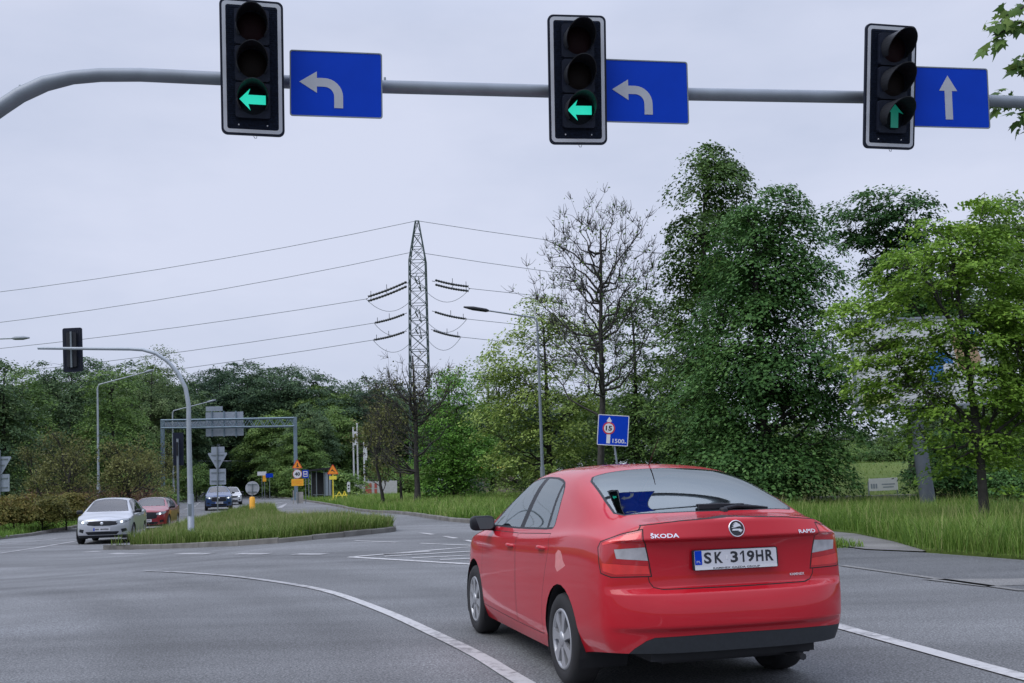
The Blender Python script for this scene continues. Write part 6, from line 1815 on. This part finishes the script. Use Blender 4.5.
put_tree('young_tree', 'thin upright trunk between the leaning trunk and the spreading tree', m3, p, 0)

# ---- leafy trees behind them
def grove(name, seed, px, Y, rows, label, leafm, n=190, per=55, leaf=.24, clump=.5, tr=.2, cat='tree', group=None, bark=None, H=None, **kw):
    p = ground_at(px, Y); L_ = lob(p, *rows); H = H or max(q[2] + q[5] for q in L_)
    m = tree_meshes(name, tree_data(seed, H, L_, n, per, leaf, clump, tr, .85, n_limb=12, **kw), bark or M_bark_d, leafm)
    return put_tree(name, label, m, p, 0, 1, group, cat), m
grove('tree', 41, 455, 66, [(452, 400, 26, 34), (440, 450, 30, 36), (468, 455, 26, 32), (445, 485, 28, 16)], 'fresh green tree right of the spreading dark trunk', leaf_mat('fresh_foliage', [(0.046, 0.112, 0.023), (0.088, 0.207, 0.034), (0.146, 0.319, 0.050), (0.252, 0.432, 0.094)]), 200, 55, .22)
grove('tree', 42, 552, 58, [(545, 320, 26, 28), (520, 360, 34, 36), (570, 350, 28, 40), (505, 410, 28, 36), (560, 420, 46, 44), (520, 460, 36, 26)], 'light green broad tree left of the bare branched tree', leaf_mat('light_foliage', [(0.089, 0.143, 0.041), (0.160, 0.242, 0.059), (0.249, 0.344, 0.082), (0.409, 0.492, 0.146)]), 260, 52, .22, .55)
grove('tree', 43, 640, 62, [(640, 330, 36, 50), (655, 400, 36, 50), (620, 420, 40, 44), (600, 460, 50, 26)], 'mid green tree filling the gap behind the bare branched tree', M_lf_mid, 230, 52, .25, .55)
grove('tree', 44, 492, 78, [(488, 400, 22, 50), (480, 450, 30, 40), (520, 470, 40, 26)], 'slim green tree behind the light green broad tree', M_lf_mid, 170, 50, .26, .55)
grove('tree', 45, 690, 66, [(680, 400, 50, 60), (690, 460, 60, 36), (650, 470, 40, 24)], 'deep green tree low behind the tall upright tree', M_lf_woodd, 190, 50, .28, .6)
grove('bush', 46, 545, 60, [(545, 482, 24, 12), (575, 484, 30, 12), (600, 482, 30, 12)], 'low green bushes at the verge behind the bright red car roof', M_lf_mid, 120, 50, .17, .35, .05, cat='bush')
grove('bush', 47, 470, 74, [(470, 488, 14, 12), (445, 490, 16, 11)], 'low dark bushes at the foot of the fresh green tree', M_lf_woodd, 90, 50, .18, .35, .05, cat='bush')

# ---- left side: nearer trees, brown thicket, hedge
grove('tree', 51, 4, 62, [(-10, 400, 28, 46), (10, 440, 24, 44), (-20, 460, 40, 40), (0, 490, 26, 20)], 'dark green tree at the left picture edge', M_lf_wood, 230, 55, .24, .5)
grove('birch_tree', 52, 70, 92, [(62, 400, 30, 36), (90, 385, 26, 36), (45, 440, 34, 40), (85, 450, 40, 40), (40, 380, 14, 24)], 'grey green tree behind the arm of the island mast', M_lf_wood, 250, 55, .26, .6, droop=.3)
grove('birch_tree', 53, 150, 110, [(155, 380, 22, 36), (135, 410, 36, 44), (172, 420, 30, 44), (150, 460, 44, 36)], 'tall pale birch behind the curve of the island mast', leaf_mat('birch_foliage', [(0.049, 0.087, 0.039), (0.090, 0.147, 0.058), (0.145, 0.211, 0.081), (0.224, 0.285, 0.132)]), 260, 55, .25, .6, droop=.4)
grove('tree', 54, 112, 86, [(112, 395, 24, 34), (105, 440, 34, 40), (125, 470, 30, 26)], 'mid green tree right of the tall grey street lamp', M_lf_mid, 190, 52, .25, .55)
grove('tree', 55, 22, 84, [(20, 395, 24, 30), (28, 430, 28, 40), (20, 470, 36, 26)], 'mid green tree second from the left picture edge', M_lf_mid, 180, 52, .25, .55)
bm1 = bare_meshes(61, 4.9, .085, 4, .2, M_bark_d, M_lf_brown, depth=6, spread=.8, r0=.13, first=.26, up=.2, shrink=.8)
bm2 = bare_meshes(62, 4.7, .085, 4, .2, M_bark_d, M_lf_brown, depth=6, spread=.85, r0=.12, first=.26, up=.2, shrink=.8)
for px, Y, mm, s, lab in ((66, 58, bm1, 1.05, 'brownish budding tree leftmost in the thicket behind the silver hatchback'), (80, 57, bm2, 1.1, 'reddish dark stemmed tree just left of the tall grey street lamp'), (118, 60, bm1, 1.0, 'brownish budding tree just right of the tall grey street lamp'),
                          (134, 61, bm2, 1.0, 'reddish spreading tree above the dark red crossover'), (144, 70, bm1, .95, 'brownish budding tree rightmost in the thicket, left of the gantry'), (45, 60, bm2, .95, 'reddish small tree behind the ochre hedge')):
    put_tree('thicket_tree', lab, mm, ground_at(px, Y), px * .7, s, 'small budding trees of the left thicket')
# brush under the thicket
rng = np.random.default_rng(70); n = 420
cx = np.array([ground_at(px, Y) + np.array([0, 0, h]) for px, Y, h in zip(rng.uniform(10, 158, n), rng.uniform(60, 84, n), rng.uniform(.05, 1.3, n) ** 1.0)])
V, tn = leaves(rng, cx, 60, .40, .10, rng.uniform(-.2, .2, n))
o = link(bpy.data.objects.new('dry_undergrowth', np_mesh('dry_undergrowth', V, np.arange(len(V)), [4] * (len(V) // 4), M_lf_rust, tone=tn)))
tag(o, 'rusty dry brush under the left thicket', 'undergrowth', kind='stuff')
for k, (px, Y, w_, lab) in enumerate(((-14, 45, 26, 'ochre leaved shrub at the left picture edge'), (14, 46, 22, 'ochre green shrub second from the left edge of the hedge'), (42, 47.5, 22, 'ochre green shrub in the middle of the left hedge'), (66, 49.5, 18, 'ochre green shrub at the right end of the hedge, by the silver hatchback'))):
    grove('shrub', 80 + k, px, Y, [(px, 512 - k * 1.2, w_, 9), (px + 6, 505 - k * 2, w_ * .6, 10 - k), (px - 8, 516 - k, w_ * .8, 6)], lab, M_lf_hedge, 90, 60, .13, .24, .04, cat='shrub', group='shrubs of the left hedge', fork=.1, limb_r=.5)
for k, (px, Y, top, lab) in enumerate(((196, 106, 462, 'round green bush by the left foot of the gantry'), (150, 78, 492, 'low green bush behind the dark red crossover'), (268, 118, 450, 'green bush left of the works sign'), (290, 112, 462, 'light green bush right behind the works sign'))):
    grove('bush', 90 + k, px, Y, [(px, (top + 497) / 2, 18, max(6, (497 - top) / 2)), (px + 8, (top + 500) / 2, 14, max(5, (490 - top) / 2.4))], lab, M_lf_mid, 110, 52, .2, .4, .06, cat='bush', fork=.1)

# ---- the wood behind: four kinds of tree, copied
kinds = []
for sd, lm_, L_ in ((101, M_lf_wood, [(0, 0, 9.5, 2.6, 2.6, 3.2), (1.4, 0, 7, 2.6, 2.6, 3), (-1.5, .3, 6.4, 2.6, 2.6, 3), (0, 0, 4, 3, 3, 2.4)]), (102, M_lf_woodd, [(0, 0, 11, 2.4, 2.4, 3.6), (1.5, 0, 8, 2.8, 2.8, 3.4), (-1.6, 0, 7, 2.8, 2.6, 3.6), (0, 0, 3.8, 3.2, 3.2, 2.6)]),
                    (103, M_lf_mid, [(0, 0, 8, 2.8, 2.8, 3), (1.7, .5, 5.6, 2.6, 2.6, 2.6), (-1.6, 0, 5, 2.6, 2.6, 2.8)]), (104, M_lf_woodd, [(0, 0, 10, 3.4, 3, 3), (2.2, 0, 7.4, 3, 3, 3), (-2.4, 0, 8, 2.8, 2.8, 3), (0, 0, 4.4, 3.4, 3.4, 3)])):
    kinds.append(tree_meshes('wood', tree_data(sd, max(q[2] + q[5] for q in L_), L_, 210, 85, .30, .62, .2, .85), M_bark_d, lm_))
hts = [12.7, 14.6, 11.0, 13.0]
rng = np.random.default_rng(5)
def wood(px, Y, top, k, name, label, group):
    p = ground_at(px, Y); h = float(at(px, top, Y)[2] - p[2]); s = h / hts[k]
    put_tree(name, label, kinds[k], p, rng.uniform(0, 6.28), s * rng.uniform(.95, 1.1), group, sz=s)
G1 = ('dark tree of the wood beyond the gantry', 'dark trees of the wood beyond the gantry')
for px, Y, top, k in ((192, 135, 372, 1), (206, 150, 366, 3), (222, 140, 362, 1), (238, 155, 360, 3), (250, 138, 363, 1), (262, 150, 360, 1), (276, 142, 365, 3), (290, 150, 362, 1), (304, 140, 372, 3), (316, 150, 366, 1), (214, 165, 368, 1), (246, 172, 372, 3), (270, 170, 368, 1), (232, 190, 400, 1), (252, 200, 410, 3), (243, 215, 425, 1)):
    wood(px, Y, top, k, 'forest_tree', G1[0], G1[1])
G2 = ('green tree of the belt left of the gantry', 'green trees of the belt left of the gantry')
for px, Y, top, k in ((-30, 100, 370, 0), (5, 112, 385, 0), (30, 115, 372, 2), (55, 110, 366, 0), (80, 118, 362, 3), (104, 112, 372, 0), (128, 118, 360, 0), (146, 124, 368, 2), (168, 116, 372, 0), (184, 122, 378, 0), (118, 100, 400, 2)):
    wood(px, Y, top, k, 'forest_tree', G2[0], G2[1])
G3 = ('green tree of the belt between the gantry and the pylon', 'green trees between the gantry and the pylon')
for px, Y, top, k in ((276, 128, 412, 2), (312, 122, 402, 0), (324, 138, 388, 2), (336, 146, 378, 0), (350, 140, 382, 3), (364, 150, 374, 0), (378, 142, 380, 0), (392, 155, 378, 3), (406, 148, 385, 0), (430, 150, 392, 3), (448, 140, 388, 0), (340, 128, 410, 2), (300, 118, 425, 2)):
    wood(px, Y, top, k, 'forest_tree', G3[0], G3[1])
G4 = ('green tree of the far belt behind the verge trees', 'green trees far behind the verge trees')
for px, Y, top, k in ((468, 130, 400, 0), (490, 125, 395, 3), (515, 130, 398, 0), (540, 120, 390, 1), (566, 128, 385, 3), (592, 120, 392, 0), (618, 126, 388, 1), (644, 118, 385, 3), (670, 122, 390, 1), (700, 110, 395, 3), (735, 108, 400, 1)):
    wood(px, Y, top, k, 'forest_tree', G4[0], G4[1])
G5 = ('pale green tree on the rise behind the notice board', 'pale green trees on the rise behind the notice board')
for px, Y, top, k in ((780, 104, 420, 2), (806, 112, 415, 2), (826, 100, 428, 2), (846, 116, 422, 2), (866, 104, 430, 2), (888, 112, 424, 2), (910, 100, 418, 0), (935, 106, 400, 0), (965, 100, 390, 1), (1000, 98, 380, 0), (1040, 100, 380, 1)):
    wood(px, Y, top, k, 'forest_tree', G5[0], G5[1])

kinds.append(tree_meshes('wood', tree_data(105, 3.4, [(0, 0, 1.5, 2.0, 1.6, 1.5), (1.7, 0, 1.1, 1.5, 1.4, 1.1), (-1.6, 0, 1.2, 1.6, 1.4, 1.2)], 150, 46, .30, .42, .08, .8, fork=.05), M_bark_d, M_lf_mid)); hts.append(3.2)
for px, Y, top in ((770, 96, 446), (790, 92, 444), (812, 97, 440), (832, 93, 446), (850, 90, 442), (868, 95, 445), (886, 91, 440), (905, 94, 438), (925, 90, 436), (950, 94, 430), (980, 92, 428), (1012, 95, 425), (1040, 92, 420)):
    wood(px, Y, top, 4, 'bush', 'low bush of the row along the top of the grassy rise', 'bushes along the top of the rise')
for px, Y, top in ((128, 104, 470), (160, 108, 474), (100, 100, 468), (70, 98, 470), (40, 96, 466), (10, 94, 464), (330, 112, 466), (352, 125, 462), (372, 130, 460), (398, 128, 458), (424, 126, 462), (246, 175, 455), (260, 150, 452), (228, 190, 458)):
    wood(px, Y, top, 4, 'bush', 'bush of the low growth between the trunks of the wood', 'bushes between the trunks of the wood')
# ---- grass
def blades(name, poly, n, h, w, m, seed, base=.09, lean=.35, clumpy=.5, seedheads=0.0, near=None):
    rng = np.random.default_rng(seed); P = np.array([q[:2] for q in poly], float)
    lo, hi = P.min(0), P.max(0); pts = np.zeros((0, 2))
    xj, yj = np.roll(P[:, 0], 1), np.roll(P[:, 1], 1)
    while len(pts) < n:
        q = lo + (hi - lo) * rng.uniform(size=(n * 2, 2))
        c = np.zeros(len(q), bool)
        for i in range(len(P)):
            a = ((P[i, 1] > q[:, 1]) != (yj[i] > q[:, 1])) & (q[:, 0] < (xj[i] - P[i, 0]) * (q[:, 1] - P[i, 1]) / (yj[i] - P[i, 1] + 1e-12) + P[i, 0]); c ^= a
        q = q[c]
        if near is not None:      # thinner with distance, where blades shrink below a pixel
            d = np.hypot(q[:, 0], q[:, 1]); q = q[rng.uniform(size=len(q)) < np.clip((near / d) ** 1.5, .04, 1)]
        pts = np.concatenate([pts, q])
    pts = pts[:n]
    f = .5 + .5 * np.sin(pts[:, 0] * 1.3 + 2 * np.sin(pts[:, 1] * .7)) * np.cos(pts[:, 1] * 1.1 + np.sin(pts[:, 0] * .9))
    hh = h * rng.uniform(.45, 1.15, n) * (1 - clumpy * .5 + clumpy * f)
    ang = rng.uniform(0, 2 * np.pi, n); d = np.stack([np.cos(ang), np.sin(ang)], 1); pr = np.stack([-d[:, 1], d[:, 0]], 1)
    z0 = T(pts[:, 0], pts[:, 1]) + base - .02
    ll = lean * rng.uniform(.2, 1.2, n) * hh; ww = w * rng.uniform(.7, 1.3, n)
    tall = rng.uniform(size=n) < seedheads
    hh = np.where(tall, hh * 1.45, hh); ww = np.where(tall, ww * .6, ww)
    def v(p2, z): return np.concatenate([p2, z[:, None]], 1)
    a = v(pts - pr * ww[:, None] / 2, z0); b = v(pts + pr * ww[:, None] / 2, z0)
    mid = pts + d * ll[:, None] * .35; c = v(mid + pr * ww[:, None] * .42, z0 + hh * .6); e = v(mid - pr * ww[:, None] * .42, z0 + hh * .6)
    tp = v(pts + d * ll[:, None], z0 + hh)
    V = np.stack([a, b, c, e, tp], 1).reshape(-1, 3)
    i = np.arange(n) * 5
    fl = np.concatenate([np.stack([i, i + 1, i + 2, i + 3], 1), ], 0); f3 = np.stack([i + 3, i + 2, i + 4], 1)
    flat = np.concatenate([fl.ravel(), f3.ravel()]); cnt = [4] * n + [3] * n
    tone = np.clip(rng.uniform(.1, .7, n) + .18 * (f - .5) + np.where(tall, .45, 0), 0, 1)
    return V, flat, cnt, np.repeat(tone, 5)
def grass(name, label, parts, m):
    V, Fl, C, Tn = [], [], [], []; b = 0
    for (v, f, c, t_) in parts: V.append(v); Fl.append(f + b); C += list(c); Tn.append(t_); b += len(v)
    o = link(bpy.data.objects.new(name, np_mesh(name, np.concatenate(V), np.concatenate(Fl), C, m, tone=np.concatenate(Tn))))
    tag(o, label, 'grass', kind='stuff'); return o
isl_in = inset([tuple(q) for q in isl_s[:-1]], .10)
grass('grass', 'rough grass covering the traffic island', [blades('g', isl_in, 95000, .36, .020, M_grass2, 1, near=30, seedheads=.06, lean=.8, base=.13)], M_grass2)
edge_r = [(6.75, 17.45), (7.45, 15.5), (9.2, 14.6), (14, 13.6), (19, 12.8), (24, 24), (24, 40), (10, 38), (5.0, 31), (6.65, 26.8), (7.3, 22.6), (7.1, 20.0)]
grass('grass', 'long grass with seed heads on the verge under the maple', [blades('g', edge_r, 115000, .42, .013, M_grass, 2, near=19, seedheads=.11, lean=.8, base=.05)], M_grass)
near_poly = [(-22, 105), G(300, 499.8), G(340, 506.3), G(380, 512.3), G(430, 518.3), (-1.2, 33.1), (1.9, 30.5), (3.1, 29.2), (4.4, 30.5), (9, 38), (9, 60), (-2, 84), (-12, 108)]
tf = G(841, 547)
grass('grass', 'tall grass of the verge behind the bright red car', [blades('g', near_poly, 90000, .42, .022, M_grass, 3, near=34, seedheads=.06, lean=.9, base=.05), blades('g', [(tf[0] - .35, tf[1] - .3), (tf[0] + .3, tf[1] - .4), (tf[0] + .1, tf[1] + .9), (tf[0] - .45, tf[1] + .8)], 500, .16, .015, M_grass, 9, base=.02, lean=1.2)], M_grass)
lvk = [(-34, 22.5), (-24, 29.5), (G(0, 541)[0] - .25, G(0, 541)[1]), (G(75, 528)[0] - .25, G(75, 528)[1]), (G(122, 519.5)[0] - .25, G(122, 519.5)[1]), (-26.9, 74), (-32.3, 98), (-40, 98), (-36, 70), (-30, 50), (-34, 36)]
grass('grass', 'grass of the left verge below the hedge', [blades('g', lvk, 52000, .30, .022, M_grass, 4, near=40, seedheads=.03, lean=.9)], M_grass)
bank = [(8, 40), (13, 38.5), (16, 42), (30, 46), (34, 76), (10, 76), (4, 60)]
grass('grass', 'short meadow grass on the bank around the notice board', [blades('g', bank, 36000, .22, .026, M_grass2, 6, base=-.05, lean=.9, near=48, seedheads=.05)], M_grass2)
